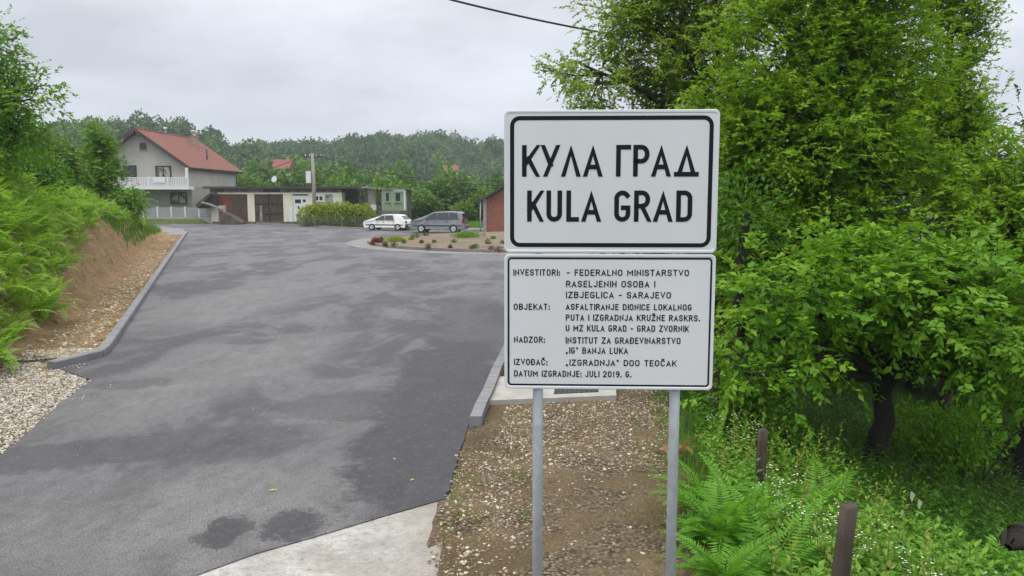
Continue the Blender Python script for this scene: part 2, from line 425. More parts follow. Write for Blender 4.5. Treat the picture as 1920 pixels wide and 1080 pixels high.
t.color(t.mix(t.rng(t.noise(.8, 5, .65), .4, .7, 0, .5), br.outputs['Color'], (.19, .085, .06))); t.b.inputs['Roughness'].default_value = .9; M['brick'] = t.m

# ------------------------------------------------------------------ terrain
KB, KC = G(207, 660), G(352, 436)
KA = G(103, 692)
_t = (KC - KB); KLEN = _t.length; KT = _t.normalized(); KN = Vector((-KT.y, KT.x, 0))
def bank_as(x, y):
    dx, dy = x - KB.x, y - KB.y
    return dx * KT.x + dy * KT.y, dx * KN.x + dy * KN.y
def verge_x(y):
    return np.interp(y, [0, 5, 7.6, 11.5, 20, 27, 34, 60], [1.45, 1.38, 1.5, 2.05, 3.6, 6.5, 14, 40])
def toe_s(a): return np.interp(a, [-25, -8, -2, 3], [7, 3.2, 1.75, 1.5])
def clearing(x, y): return np.sin(x * .052 + 1.3 + np.sin(y * .03)) * np.cos(y * .041 + .8 * np.sin(x * .04))
def vnoise(x, y):
    return (np.sin(x * 1.3 + 2 * np.sin(y * .7)) * np.cos(y * 1.1 + 1.5 * np.sin(x * .9)) * .5 + np.sin(x * 3.1 + y * 2.3) * .22 + np.sin(x * 5.3 - y * 4.7 + 1) * .14)
def height(x, y):
    x = np.asarray(x, float); y = np.asarray(y, float)
    z = np.full(np.broadcast(x, y).shape, -0.035)
    a, s = bank_as(x, y)
    amp = np.interp(a, [-60, 10, 24, 42, 50, 58], [1.0, 1.0, .88, .56, .35, 0])
    s2 = s - toe_s(a) + .22 * vnoise(a * .9, s * .5)
    prof = np.interp(s2, [0, .25, 1.5, 2.6, 5, 12, 40, 80], [0, .22, 2.3, 3.3, 4.5, 5.6, 7, 7])
    z = z + amp * prof + np.where(s2 > 0, .10 * vnoise(x * 1.3, y * 1.3) * np.clip(s2, 0, 1) * amp, 0)
    # small spoil ridge between kerb and bank
    z = z + np.where((s > .12) & (a > -.5) & (a < KLEN), .05 * sstep(s, .12, .5) + .03 * vnoise(x * 3, y * 3), 0)
    e_ = x - verge_x(y)
    z = z - .30 * np.clip(e_, 0, 9) * sstep(e_, -.2, 1.2) * (1 - sstep(y, 27, 36)) + np.where((e_ > 0) & (y < 34), .10 * vnoise(x, y) * sstep(e_, .3, 2), 0)
    # dirt verge by the sign is slightly uneven
    z = z + np.where((y < 12) & (x > -.8) & (e_ < .5), .022 + .012 * vnoise(x * 3, y * 3), 0) + np.where((y < 15) & (x < -2.5) & (a < -.2), .020, 0)
    z = z + .62 * sstep(y, 87.6, 89.2) * (1 - sstep(x, -33.5, -31.5))
    far = sstep(y, 97, 130)
    z = z - 5.0 * far * sstep(x, -40, -18)
    z = z + 19.0 * np.exp(-((x + 145) / np.where(x > -145, 40, 46)) ** 2 - ((y - 300) / np.where(y < 300, 80, 60)) ** 2)
    ridge = (12.5 + 13.0 * sstep(x, -170, -45) + 2.0 * np.sin(x * .035) + 1.2 * np.sin(x * .09 + 1))
    z = z + (ridge + 5) * np.exp(-((np.minimum(y, 480) - 480) / 145) ** 2) * sstep(y, 95, 180)
    z = z + far * (1.2 * np.sin(x * .07 + y * .05) + .8 * np.sin(y * .11 - x * .04))
    return z
def hz(x, y): return float(height(np.array([x]), np.array([y]))[0])

# asphalt outline (world metres)
def P2(v): return (v.x, v.y)
ISL_C, ISL_R = (1.7, 53.5), 11.2
road_poly = [P2(G(836, 934)), P2(G(850, 885)), P2(G(864, 838)), P2(G(879, 797)), P2(G(905, 741)), P2(G(922, 700)), P2(G(945, 655)), (.6, 20), (2.2, 25.5), (5.5, 31), (12, 37), (45, 42), (45, 66), (13, 69.5), (2, 71.5),
             (-6, 73), P2(G(770, 430)), P2(G(690, 429.5)), P2(G(655, 428.5)), P2(G(570, 424)), P2(G(480, 419.5)), P2(G(400, 417.5)), (-34.5, 87.4), (-46, 86.5), (-75, 84), (-75, 72), P2(G(300, 425)), P2(G(345, 431)), P2(KC),
             P2(KB), P2(G(196, 668)), P2(KA.lerp(G(207, 664), .1) + Vector((.05, -.12, 0))), P2(G(172, 712)), P2(G(118, 752)), P2(G(58, 806)), P2(G(-8, 860)), P2(G(-160, 990)), (-7, 3.2), P2(G(150, 1160)), P2(G(362, 1080)), P2(G(480, 1037)), P2(G(600, 1003)), P2(G(720, 967))]
def roughen(poly, idx, amp, step, seed):
    rg = np.random.default_rng(seed); out = []; n = len(poly)
    for i in range(n):
        a = Vector(poly[i]); b = Vector(poly[(i + 1) % n]); out.append((a.x, a.y))
        if i in idx:
            m = int((b - a).length / step); nn = Vector((-(b - a).y, (b - a).x)).normalized()
            for k in range(1, m): q = a.lerp(b, k / m) + nn * float(rg.normal() * amp); out.append((q.x, q.y))
    return out
def in_poly(poly, x, y):
    ins = np.zeros(x.shape, bool); n = len(poly)
    for i in range(n):
        x0, y0 = poly[i]; x1, y1 = poly[(i + 1) % n]
        c = ((y0 > y) != (y1 > y)) & (x < (x1 - x0) * (y - y0) / (y1 - y0 + 1e-12) + x0)
        ins ^= c
    return ins

def graded(lo, hi, dense_lo, dense_hi, step, grow=1.13):
    xs = list(np.arange(dense_lo, dense_hi + 1e-6, step))
    d = step; v = dense_hi
    while v < hi: d = min(d * grow, 60); v += d; xs.append(v)
    d = step; v = dense_lo
    while v > lo: d = min(d * grow, 60); v -= d; xs.insert(0, v)
    return np.array(xs)
_rough = {0, 1, 2} | {k for k in range(len(road_poly)) if road_poly[k] in [P2(G(*q)) for q in ((172, 712), (118, 752), (58, 806), (-8, 860))]}
road_poly = roughen(road_poly, _rough, .009, .11, 3)
gx = graded(-1500, 1500, -18, 8, .16, 1.06); gy = graded(-60, 2500, 3.5, 34, .16, 1.035)
XX, YY = np.meshgrid(gx, gy); ZZ = height(XX, YY)
ins = in_poly(road_poly, XX, YY)
ZZ = np.where(ins, np.minimum(ZZ, -.05), ZZ)
nx, ny = len(gx), len(gy)
idx = np.arange(nx * ny).reshape(ny, nx)
Fq = np.stack([idx[:-1, :-1], idx[:-1, 1:], idx[1:, 1:], idx[1:, :-1]], -1).reshape(-1, 4)
A_, S_ = bank_as(XX, YY); s2_ = S_ - toe_s(A_); e_ = XX - verge_x(YY)
clay_m = ((A_ > -14) & (A_ < 54) & (s2_ > -1.6) & (s2_ < 3.0)).astype(float) * (1 - sstep(s2_, 1.9, 2.8))
grav_m = np.where((YY < 13.5) & (XX > -1.6) & (e_ < .25), 1.0, 0) + np.where((A_ < -.2) & (s2_ < .1) & (XX < -2), 1.0, 0)
grav_m = np.maximum(grav_m, np.where((XX > -14) & (XX < 14) & (YY > 62) & (YY < 75), .9, 0))
grav_m = np.maximum(grav_m, np.where((XX < -29) & (YY > 84) & (YY < 91), .45, 0))
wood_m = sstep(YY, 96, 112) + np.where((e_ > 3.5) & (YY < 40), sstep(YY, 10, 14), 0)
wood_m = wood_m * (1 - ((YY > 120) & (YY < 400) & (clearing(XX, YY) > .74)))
kinds = np.stack([clay_m, np.clip(grav_m, 0, 1), np.clip(wood_m, 0, 1)], -1).reshape(-1, 3)
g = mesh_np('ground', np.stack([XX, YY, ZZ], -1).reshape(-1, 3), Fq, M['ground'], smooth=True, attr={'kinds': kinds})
tag(g, kind='structure')

def sheet(name, poly, z, thick, mat, kind='structure'):
    mb = MB(); mb.prism(poly, 'z', z - thick, z); return tag(mb.build(name, mat), kind=kind)
sheet('road', road_poly, 0.0, .12, M['asphalt'])
pad = [P2(G(842, 928)), P2(G(838, 960)), P2(G(828, 1020)), P2(G(820, 1080)), (-.42, 4.0), (-3.2, 4.0), P2(G(340, 1083)), P2(G(480, 1030)), P2(G(600, 996)), P2(G(720, 960))]
sheet('concrete_pad', pad, -.012, .1, M['old_pad'])

# kerbs: square-edged precast line, built as swept boxes
def kerb(name, pts, w, h, mat, side=1):
    mb = MB(); n = len(pts); L = []; R = []
    for i, p in enumerate(pts):
        p = Vector((p[0], p[1], 0)); a = Vector((*pts[max(i - 1, 0)][:2], 0)); b = Vector((*pts[min(i + 1, n - 1)][:2], 0))
        d = (b - a).normalized(); nn = Vector((-d.y, d.x, 0)) * side
        L.append(p + nn * .004); R.append(p + nn * w)
    c = .018
    for i in range(n - 1):
        seg = (Vector((*pts[i + 1][:2], 0)) - Vector((*pts[i][:2], 0))).length; m = max(1, int(round(seg / 1.0)))
        for j in range(m):
            f0, f1 = j / m, (j + 1) / m - .022 / max(seg, .01)
            l0, l1 = L[i].lerp(L[i + 1], f0), L[i].lerp(L[i + 1], f1); r0, r1 = R[i].lerp(R[i + 1], f0), R[i].lerp(R[i + 1], f1)
            i0, i1 = l0.lerp(r0, c / w), l1.lerp(r1, c / w)
            Z = lambda v, z: (v.x, v.y, z)
            q = [Z(l0, -.15), Z(r0, -.15), Z(r0, h), Z(i0, h), Z(l0, h - c)]; qq = [Z(l1, -.15), Z(r1, -.15), Z(r1, h), Z(i1, h), Z(l1, h - c)]
            A = [mb.bm.verts.new(v) for v in q]; B = [mb.bm.verts.new(v) for v in qq]
            mb.bm.faces.new(A); mb.bm.faces.new(list(reversed(B)))
            for k in range(5): mb.bm.faces.new((A[k], A[(k + 1) % 5], B[(k + 1) % 5], B[k]))
    return tag(mb.build(name, mat), kind='structure')
kerb('kerb', [P2(KA), P2(G(196, 668)), P2(KB.lerp(KC, .004)), P2(KC)], .17, .13, M['kerb'], 1)
kerb('kerb', [P2(G(879, 797)), P2(G(890, 770)), P2(G(905, 741)), P2(G(922, 700)), P2(G(945, 655)), (.6, 20), (2.2, 25.5), (5.5, 31), (12, 37)], .17, .12, M['kerb'], -1)
kerb('kerb', [P2(G(770, 430)), P2(G(690, 429.5)), P2(G(655, 428.5)), P2(G(570, 424)), P2(G(480, 419.5))], .15, .12, M['kerb'], -1)
# verge side of the far left corner: pale concrete wedge
sheet('pavement', [P2(KC + KN * .2 + KT * -6), P2(KC + KN * .2), P2(G(345, 431)), P2(G(300, 425)), P2(KC + KN * 3.6 + KT * 4), P2(KC + KN * 1.6 + KT * -5)], .05, .1, M['apron'])

# roundabout
def ring(r0, r1, n=96): 
    return [(ISL_C[0] + r1 * math.cos(2 * PI * k / n), ISL_C[1] + r1 * math.sin(2 * PI * k / n)) for k in range(n)]
mb = MB(); mb.prism(ring(0, ISL_R + 1.35), 'z', -.05, .012); tag(mb.build('roundabout_apron', M['apron']), kind='structure')
mb = MB()
for k in range(96):
    a0, a1 = 2 * PI * k / 96, 2 * PI * (k + .985) / 96
    c = lambda r, a, z: (ISL_C[0] + r * math.cos(a), ISL_C[1] + r * math.sin(a), z)
    mb.hexa([c(ISL_R - .2, a0, -.05), c(ISL_R, a0, -.05), c(ISL_R, a1, -.05), c(ISL_R - .2, a1, -.05), c(ISL_R - .2, a0, .17), c(ISL_R - .02, a0, .17), c(ISL_R - .02, a1, .17), c(ISL_R - .2, a1, .17)])
tag(mb.build('roundabout_kerb', M['island_kerb']), kind='structure')
def island_z(x, y):
    r = np.hypot(x - ISL_C[0], y - ISL_C[1]) / (ISL_R - .2)
    return .12 + .42 * np.clip(1 - r * r, 0, 1) + .05 * vnoise(x * 1.5, y * 1.5) * (1 - r) 
V = [(ISL_C[0], ISL_C[1], island_z(*ISL_C))]; Fc = []; NR, NA = 26, 96
for i in range(1, NR + 1):
    for k in range(NA):
        r = (ISL_R - .19) * i / NR; x = ISL_C[0] + r * math.cos(2 * PI * k / NA); y = ISL_C[1] + r * math.sin(2 * PI * k / NA)
        V.append((x, y, float(island_z(x, y))))
for k in range(NA): Fc.append((0, 1 + k, 1 + (k + 1) % NA, 0))
Fc = [(0, 1 + k, 1 + (k + 1) % NA) for k in range(NA)]
for i in range(NR - 1):
    for k in range(NA):
        p, q = 1 + i * NA + k, 1 + i * NA + (k + 1) % NA; Fc += [(p, p + NA, q + NA), (p, q + NA, q)]
tag(mesh_np('roundabout_soil', V, Fc, M['island_soil'], smooth=True), kind='structure')

# ------------------------------------------------------------------ vegetation tools
def leaves(P, D, N, L, W, fold=.18, droop=.12, rich=True):
    """leaf blades: base P, axis D, normal N (all (n,3)); L, W (n,)"""
    n = len(P); D = norm(D); S = norm(np.cross(D, N)); N = np.cross(S, D)
    L = np.broadcast_to(L, n)[:, None]; W = np.broadcast_to(W, n)[:, None]
    tip = P + D * L - N * L * droop
    mid = P + D * L * .45 - N * W * fold
    lf = P + D * L * .42 + S * W * .5; rt = P + D * L * .42 - S * W * .5
    if rich:
        V = np.stack([P, mid, lf, rt, tip], 1).reshape(-1, 3)
        b = (np.arange(n) * 5)[:, None, None]
        Fc = (b + np.array([[0, 1, 2], [0, 3, 1], [2, 1, 4], [1, 3, 4]])[None]).reshape(-1, 3)
    else:
        V = np.stack([P, lf, rt, tip], 1).reshape(-1, 3)
        b = (np.arange(n) * 4)[:, None, None]
        Fc = (b + np.array([[0, 2, 1], [1, 2, 3]])[None]).reshape(-1, 3)
    return V, Fc
class Cloud:
    def __init__(s): s.V = []; s.F = []; s.T = []; s.n = 0
    def add(s, V, Fc, tint=None):
        s.V.append(V); s.F.append(Fc + s.n); s.n += len(V)
        s.T.append(np.zeros(len(V)) if tint is None else np.broadcast_to(tint, len(V)))
        return s
    def build(s, name, mat, parent=None, loc=None, smooth=False):
        return mesh_np(name, np.concatenate(s.V), np.concatenate(s.F), mat, parent, smooth, {'tint': np.concatenate(s.T)}, loc)

def lobe_points(rng, lobes, n, shell=.45):
    vol = np.array([l[3] * l[4] * l[5] for l in lobes]); pick = rng.choice(len(lobes), n, p=vol / vol.sum())
    Lb = np.array(lobes)[pick]
    d = norm(rng.normal(size=(n, 3))); r = rng.random(n) ** shell
    r = r * (1 + .13 * np.sin(d[:, 0] * 7 + pick) * np.cos(d[:, 2] * 6 + pick * 2))
    C = Lb[:, :3] + d * Lb[:, 3:6] * r[:, None]
    O = norm(d / Lb[:, 3:6]); return C, O
def twig_prisms(A, B, r0, r1):
    n = len(A); D = norm(B - A); S = norm(np.cross(D, np.array([.3, .2, 1.]))); U = np.cross(D, S); rows = []
    for q, r in ((A, r0), (B, r1)):
        for k in range(3): rows.append(q + (S * math.cos(k * 2.094) + U * math.sin(k * 2.094)) * r)
    V = np.stack(rows, 1).reshape(-1, 3); b = (np.arange(n) * 6)[:, None, None]
    return V, (b + np.array([[0, 1, 4], [0, 4, 3], [1, 2, 5], [1, 5, 4], [2, 0, 3], [2, 3, 5]])[None]).reshape(-1, 3)
def tube_np(pts, rad, n=7):
    pts = np.asarray(pts, float); d = norm(np.gradient(pts, axis=0)); ref = np.array([.31, .17, .93]) 
    a = norm(np.cross(d, np.where(np.abs(d @ ref)[:, None] > .97, np.array([1., 0, 0]), ref))); b = np.cross(d, a)
    ang = np.arange(n) * 2 * PI / n
    V = (pts[:, None] + (a[:, None] * np.cos(ang)[None, :, None] + b[:, None] * np.sin(ang)[None, :, None]) * np.asarray(rad)[:, None, None]).reshape(-1, 3)
    m = len(pts); Fc = []
    for i in range(m - 1):
        for k in range(n):
            p, q = i * n + k, i * n + (k + 1) % n; Fc += [(p, q, q + n), (p, q + n, p + n)]
    return V, np.array(Fc)

def tree(name, label, cat, base, lobes, seed, leaf, mat, bark, trunk_top, trunk_r, ncl, nsp, nlf, cl_r, twig, L, asp, droop=.25, up=.15, limb_frac=.35, group=None, lean=(0, 0), shell=.45, rich=True):
    """lobes relative to world; base world point; trunk_top z of the fork"""
    rng = np.random.default_rng(seed)
    base = np.array(base, float)
    o = empty(name, base, label, cat, group)
    C, O = lobe_points(rng, lobes, ncl, shell)
    # leaf sprays
    tw = Cloud()
    reps = nsp
    Cr = np.repeat(C, reps, 0); Or = np.repeat(O, reps, 0); n = len(Cr)
    A = Cr + rng.normal(size=(n, 3)) * cl_r * .5
    D = norm(Or * .7 + rng.normal(size=(n, 3)) * .75 + np.array([0, 0, up]))
    tl = twig * (0.6 + .7 * rng.random(n))
    ts = np.linspace(.12, 1, nlf)
    Pp = A[:, None] + D[:, None] * (tl[:, None] * ts)[..., None]
    Pp[..., 2] -= droop * tl[:, None] * ts ** 2
    sgn = np.where(np.arange(nlf) % 2 == 0, 1., -1.)
    S = norm(np.cross(D, np.array([0, 0, 1.])) + 1e-4)
    LD = norm(D[:, None] * .65 + S[:, None] * sgn[None, :, None] * .8 + rng.normal(size=(n, nlf, 3)) * .32 + np.array([0, 0, -droop]))
    NN = norm(np.array([0, 0, 1.]) + rng.normal(size=(n, nlf, 3)) * .5 + D[:, None] * .2)
    ll = L * (.45 + .95 * rng.random(n * nlf) ** 1.3)
    cl = Cloud(); ct = np.clip(rng.normal(.25, .3, len(C)), 0, .85); cl.add(*leaves((Pp - base).reshape(-1, 3), LD.reshape(-1, 3), NN.reshape(-1, 3), ll, ll * asp, rich=rich), tint=np.repeat(ct, reps * nlf * (5 if rich else 4)))
    # trunk, limbs and twigs
    top = np.array([base[0] + lean[0], base[1] + lean[1], trunk_top])
    cz = C[:, 2].max()
    k = 7; f = np.linspace(0, 1, k)[:, None]
    path = base + (top - base) * f + np.concatenate([rng.normal(size=(1, 2)) * trunk_r * .7 * np.sin(f * PI) + rng.normal(size=(k, 2)) * trunk_r * .07, np.zeros((k, 1))], 1)
    path[0, 2] -= .25
    rad = trunk_r * np.interp(f[:, 0], [0, .12, 1], [1.35, 1.0, .72])
    tw.add(*tube_np(path - base, rad, 10))
    nodes = [path[-1]]; nodes_r = [trunk_r * .5]
    # main scaffold limbs into lobes
    for lb in lobes:
        tgt = np.array(lb[:3]) + np.array([0, 0, lb[5] * .35]); st = path[-1] if rng.random() < .6 else path[-2]
        mid = (st + tgt) / 2 + np.array([*(rng.normal(size=2) * .12), .12 * np.linalg.norm(tgt - st)])
        s_ = np.linspace(0, 1, 8)[:, None]; pp = st * (1 - s_) ** 2 + 2 * mid * s_ * (1 - s_) + tgt * s_ ** 2
        pp[1:-1] += rng.normal(size=(6, 3)) * .05
        rr = np.linspace(trunk_r * .62, .02, 8); tw.add(*tube_np(pp - base, rr, 7))
        for q in range(1, 8): nodes.append(pp[q]); nodes_r.append(rr[q])
    nodes = np.array(nodes); nodes_r = np.array(nodes_r)
    for c in C[rng.random(len(C)) < limb_frac]:
        d2 = ((nodes - c) ** 2).sum(1) + np.where(nodes[:, 2] > c[2] + .1, 1.5, 0); j = int(np.argmin(d2)); st = nodes[j]
        mid = (st + c) / 2 + rng.normal(size=3) * .1; s_ = np.linspace(0, 1, 5)[:, None]
        pp = st * (1 - s_) ** 2 + 2 * mid * s_ * (1 - s_) + c * s_ ** 2
        tw.add(*tube_np(pp - base, np.linspace(min(nodes_r[j] * .8, .028), .006, 5), 5))
    pk = rng.random(n) < .5
    tipz = A + D * tl[:, None] * .95; tipz[:, 2] -= droop * tl * .85
    tw.add(*twig_prisms(A[pk] - base, tipz[pk] - base, .006, .002))
    tw.build('trunk', bark, o, smooth=True); cl.build('crown', mat, o)
    return o

def ferns(base, scale, nfr, rng, npin=13, spread=1.0):
    """arching fronds with paired leaflets; base (n,3)"""
    n = len(base); B = np.repeat(base, nfr, 0); m = len(B)
    sc = np.repeat(np.broadcast_to(scale, n), nfr) * (.7 + .5 * rng.random(m))
    az = rng.random(m) * 2 * PI; el0 = np.radians(rng.uniform(45, 82, m)); bend = rng.uniform(.7, 1.7, m) * spread
    H = np.stack([np.cos(az), np.sin(az), 0 * az], -1)
    K = npin + 4; ss = np.linspace(0, 1, K); el_ = el0[:, None] - bend[:, None] * ss ** 1.3
    step = 1 / K
    hx = np.cumsum(np.cos(el_), 1) * step; zz = np.cumsum(np.sin(el_), 1) * step
    R = B[:, None] + (H[:, None] * hx[..., None] + np.array([0, 0, 1.]) * zz[..., None]) * sc[:, None, None]
    Tn = norm(np.gradient(R, axis=1)); S = np.stack([-np.sin(az), np.cos(az), 0 * az], -1)[:, None] * np.ones((1, K, 1))
    Nn = np.cross(S, Tn) 
    use = slice(4, K); q = np.linspace(0, 1, npin); wid = np.interp(q, [0, .2, 1], [.5, 1, .10]) * .24
    out = []
    for sg in (1, -1):
        Pb = R[:, use]; Dd = norm(S[:, use] * sg + Tn[:, use] * .45 - np.array([0, 0, .18]) + rng.normal(size=Pb.shape) * .06)
        Ln = (sc[:, None] * wid[None]); out.append(leaves(Pb.reshape(-1, 3), Dd.reshape(-1, 3), Nn[:, use].reshape(-1, 3), Ln.ravel(), Ln.ravel() * .0 + np.repeat(sc * .62 / npin, npin), fold=.1, droop=.12, rich=False))
    c = Cloud()
    for v, f in out: c.add(v, f)
    A = R[:, :-3:3].reshape(-1, 3); Bq = R[:, 3::3]; 
    a_ = R[:, 0:K - 3:3]; b_ = R[:, 3:K:3]; mm = min(a_.shape[1], b_.shape[1])
    c.add(*twig_prisms(a_[:, :mm].reshape(-1, 3), b_[:, :mm].reshape(-1, 3), .006, .004))
    return c
def blades(P, rng, h, w, lean=.5):
    n = len(P); az = rng.random(n) * 2 * PI; Hh = np.broadcast_to(h, n) * (.5 + .8 * rng.random(n)); ln = rng.random(n) * lean
    D = np.stack([np.cos(az) * ln, np.sin(az) * ln, np.ones(n)], -1); N = np.stack([np.cos(az), np.sin(az), .3 * np.ones(n)], -1)
    return leaves(P, D, N, Hh, np.broadcast_to(w, n), fold=.0, droop=-.0 + .35 * 0 + .25, rich=False)
def scatter(n, x0, x1, y0, y1, rng, cond=None):
    x = rng.uniform(x0, x1, n); y = rng.uniform(y0, y1, n)
    if cond is not None: k = cond(x, y); x, y = x[k], y[k]
    return np.stack([x, y, height(x, y)], -1)

# ------------------------------------------------------------------ town sign
def arc(cx, cy, rx, ry, a0, a1, n=10):
    return [(cx + rx * math.cos(math.radians(a0 + (a1 - a0) * i / n)), cy + ry * math.sin(math.radians(a0 + (a1 - a0) * i / n))) for i in range(n + 1)]
def glyph(ch, a):
    """strokes on the unit box; a = height/width aspect so that corners stay round"""
    r = .5; ry = min(.5 / a, .30)          # corner radius in x and y
    def O(): 
        p = arc(.5, 1 - ry, r, ry, 0, 180) + arc(.5, ry, r, ry, 180, 360); return [p + [p[0]]]
    g = {
        'A': [[(0, 0), (.5, 1), (1, 0)], [(.2, .27), (.8, .27)]],
        'Л': [[(0, 0), (.5, 1), (1, 0)]],
        'Д': [[(.14, .04), (.5, 1), (.86, .04)], [(-.02, 0), (1.02, 0)]],
        'B': [[(0, 0), (0, 1), (.55, 1)] + arc(.55, .77, .40, .23, 90, -90) + [(0, .54)], [(.5, .54)] + arc(.58, .27, .42, .27, 90, -90) + [(0, 0)]],
        'C': [arc(.5, 1 - ry, r, ry, 22, 180) + arc(.5, ry, r, ry, 180, 338)],
        'D': [[(0, 0), (0, 1), (.5, 1)] + arc(.5, 1 - ry, .5, ry, 90, 0) + arc(.5, ry, .5, ry, 0, -90) + [(0, 0)]],
        'E': [[(1, 1), (0, 1), (0, 0), (1, 0)], [(0, .52), (.85, .52)]],
        'F': [[(1, 1), (0, 1), (0, 0)], [(0, .52), (.85, .52)]],
        'G': [arc(.5, 1 - ry, r, ry, 32, 180) + arc(.5, ry, r, ry, 180, 360) + [(1, .44), (.58, .44)]],
        'H': [[(0, 0), (0, 1)], [(1, 0), (1, 1)], [(0, .52), (1, .52)]],
        'I': [[(.5, 0), (.5, 1)]],
        'J': [[(1, 1), (1, ry)] + arc(.5, ry, .5, ry, 0, -165)],
        'K': [[(0, 0), (0, 1)], [(1, 1), (0.04, .36)], [(.34, .58), (1, 0)]],
        'L': [[(0, 1), (0, 0), (1, 0)]],
        'M': [[(0, 0), (0, 1), (.5, .35), (1, 1), (1, 0)]],
        'N': [[(0, 0), (0, 1), (1, 0), (1, 1)]],
        'P': [[(0, 0), (0, 1), (.5, 1)] + arc(.5, .74, .5, .26, 90, -90) + [(0, .48)]],
        'R': [[(0, 0), (0, 1), (.5, 1)] + arc(.5, .75, .5, .25, 90, -90) + [(0, .50)], [(.48, .5), (1, 0)]],
        'S': [arc(.5, .76, .5, .24, 12, 270) + arc(.5, .26, .5, .26, 90, -168)],
        'T': [[(0, 1), (1, 1)], [(.5, 1), (.5, 0)]],
        'U': [[(0, 1), (0, ry)] + arc(.5, ry, .5, ry, 180, 360) + [(1, 1)]],
        'V': [[(0, 1), (.5, 0), (1, 1)]],
        'У': [[(0, 1), (.52, .36)], [(1, 1), (.2, 0)]],
        'Г': [[(0, 0), (0, 1), (1, 1)]],
        'Z': [[(0, 1), (1, 1), (0, 0), (1, 0)]],
        '2': [arc(.5, .74, .5, .26, 170, -30) + [(0, 0), (1, 0)]],
        '1': [[(.1, .8), (.55, 1), (.55, 0)]],
        '9': [arc(.5, .72, .5, .28, 0, 360), [(1, .72), (1, ry)] + arc(.5, ry, .5, ry, 0, -120)],
        '-': [[(0, .45), (1, .45)]],
        ':': [[(.5, -.02), (.5, .10)], [(.5, .5), (.5, .62)]],
        '.': [[(.5, -.02), (.5, .10)]],
        '„': [[(.15, .10), (.05, -.10)], [(.75, .10), (.65, -.10)]],
        '“': [[(.15, 1.02), (.2, .84)], [(.75, 1.02), (.8, .84)]],
    }
    g['О'] = g['O'] = O() ; g['0'] = O()
    g['К'], g['А'], g['Р'] = g['K'], g['A'], g['P']
    car = [[(.2, 1.30), (.5, 1.14), (.8, 1.30)]]
    g['Ž'] = g['Z'] + car; g['Č'] = g['C'] + car
    g['Đ'] = g['D'] + [[(-.20, .5), (.30, .5)]]
    return g[ch]
ADV = {'I': .12, '-': .42, ':': .14, '.': .14, '„': .34, '“': .34, ' ': .30, 'M': .80, 'W': .8, 'E': .52, 'F': .5, 'L': .5, 'J': .5, 'T': .56, '1': .34}
def ribbon(bm, pts, t, ylo, yhi, y):
    """constant-width stroke in the panel plane (x, z), facing -y"""
    P = []
    for p in pts:
        if not P or (Vector(p) - P[-1]).length > 1e-6: P.append(Vector(p))
    pts = [tuple(p) for p in P]
    closed = (P[0] - P[-1]).length < 1e-6
    if closed: P = P[:-1]
    n = len(P)
    if not closed:
        P[0] = P[0] + (P[0] - P[1]).normalized() * t * .5; P[-1] = P[-1] + (P[-1] - P[-2]).normalized() * t * .5
        for e_, q in ((0, 1), (-1, -2)):       # run slanting ends past the line, to be cut level
            d = (P[e_] - P[q]).normalized()
            if ylo is not None and .2 < abs(d.y) < .995 and (abs(pts[e_][1] - (ylo + t / 2)) < .02 * t or abs(pts[e_][1] - (yhi - t / 2)) < .02 * t): P[e_] = P[e_] + d * t * .6
    L, R = [], []
    for i in range(n):
        d0 = (P[i] - P[i - 1]) if (i > 0 or closed) else (P[i + 1] - P[i]); d1 = (P[(i + 1) % n] - P[i]) if (i < n - 1 or closed) else d0
        d0 = d0.normalized(); d1 = d1.normalized(); nn = Vector((-d0.y - d1.y, d0.x + d1.x))
        if nn.length < 1e-5: nn = Vector((-d0.y, d0.x))
        nn.normalize(); k = t * .5 / max(.28, nn.dot(Vector((-d0.y, d0.x))))
        L.append(P[i] + nn * k); R.append(P[i] - nn * k)
    cl = (lambda v: v) if ylo is None else (lambda v: Vector((v.x, min(max(v.y, ylo), yhi))))
    Lv = [bm.verts.new((cl(v).x, y, cl(v).y)) for v in L]; Rv = [bm.verts.new((cl(v).x, y, cl(v).y)) for v in R]
    for i in range(n if closed else n - 1):
        j = (i + 1) % n
        try: bm.faces.new((Lv[i], Lv[j], Rv[j], Rv[i]))
        except ValueError: pass
def put_char(bm, ch, x0, x1, z0, z1, t, y):
    w = max(x1 - x0 - t, .0005); h = z1 - z0 - t
    for i, st in enumerate(glyph(ch, h / w)):
        big = any(q[1] > 1.05 or q[1] < -.01 for q in st)
        ribbon(bm, [(x0 + t / 2 + p[0] * w, z0 + t / 2 + p[1] * h) for p in st], t, None if big else z0, None if big else z1, y - i * .00015)
def put_text(bm, txt, x0, x1, z0, z1, t, y):
    H = z1 - z0; gap = .17; ws = [ADV.get(c, .60) for c in txt]
    tot = sum(ws) + gap * (len(txt) - 1); k = (x1 - x0) / tot; x = x0
    for c, w in zip(txt, ws):
        if c != ' ': put_char(bm, c, x, x + w * k, z0, z1, t, y)
        x += (w + gap) * k

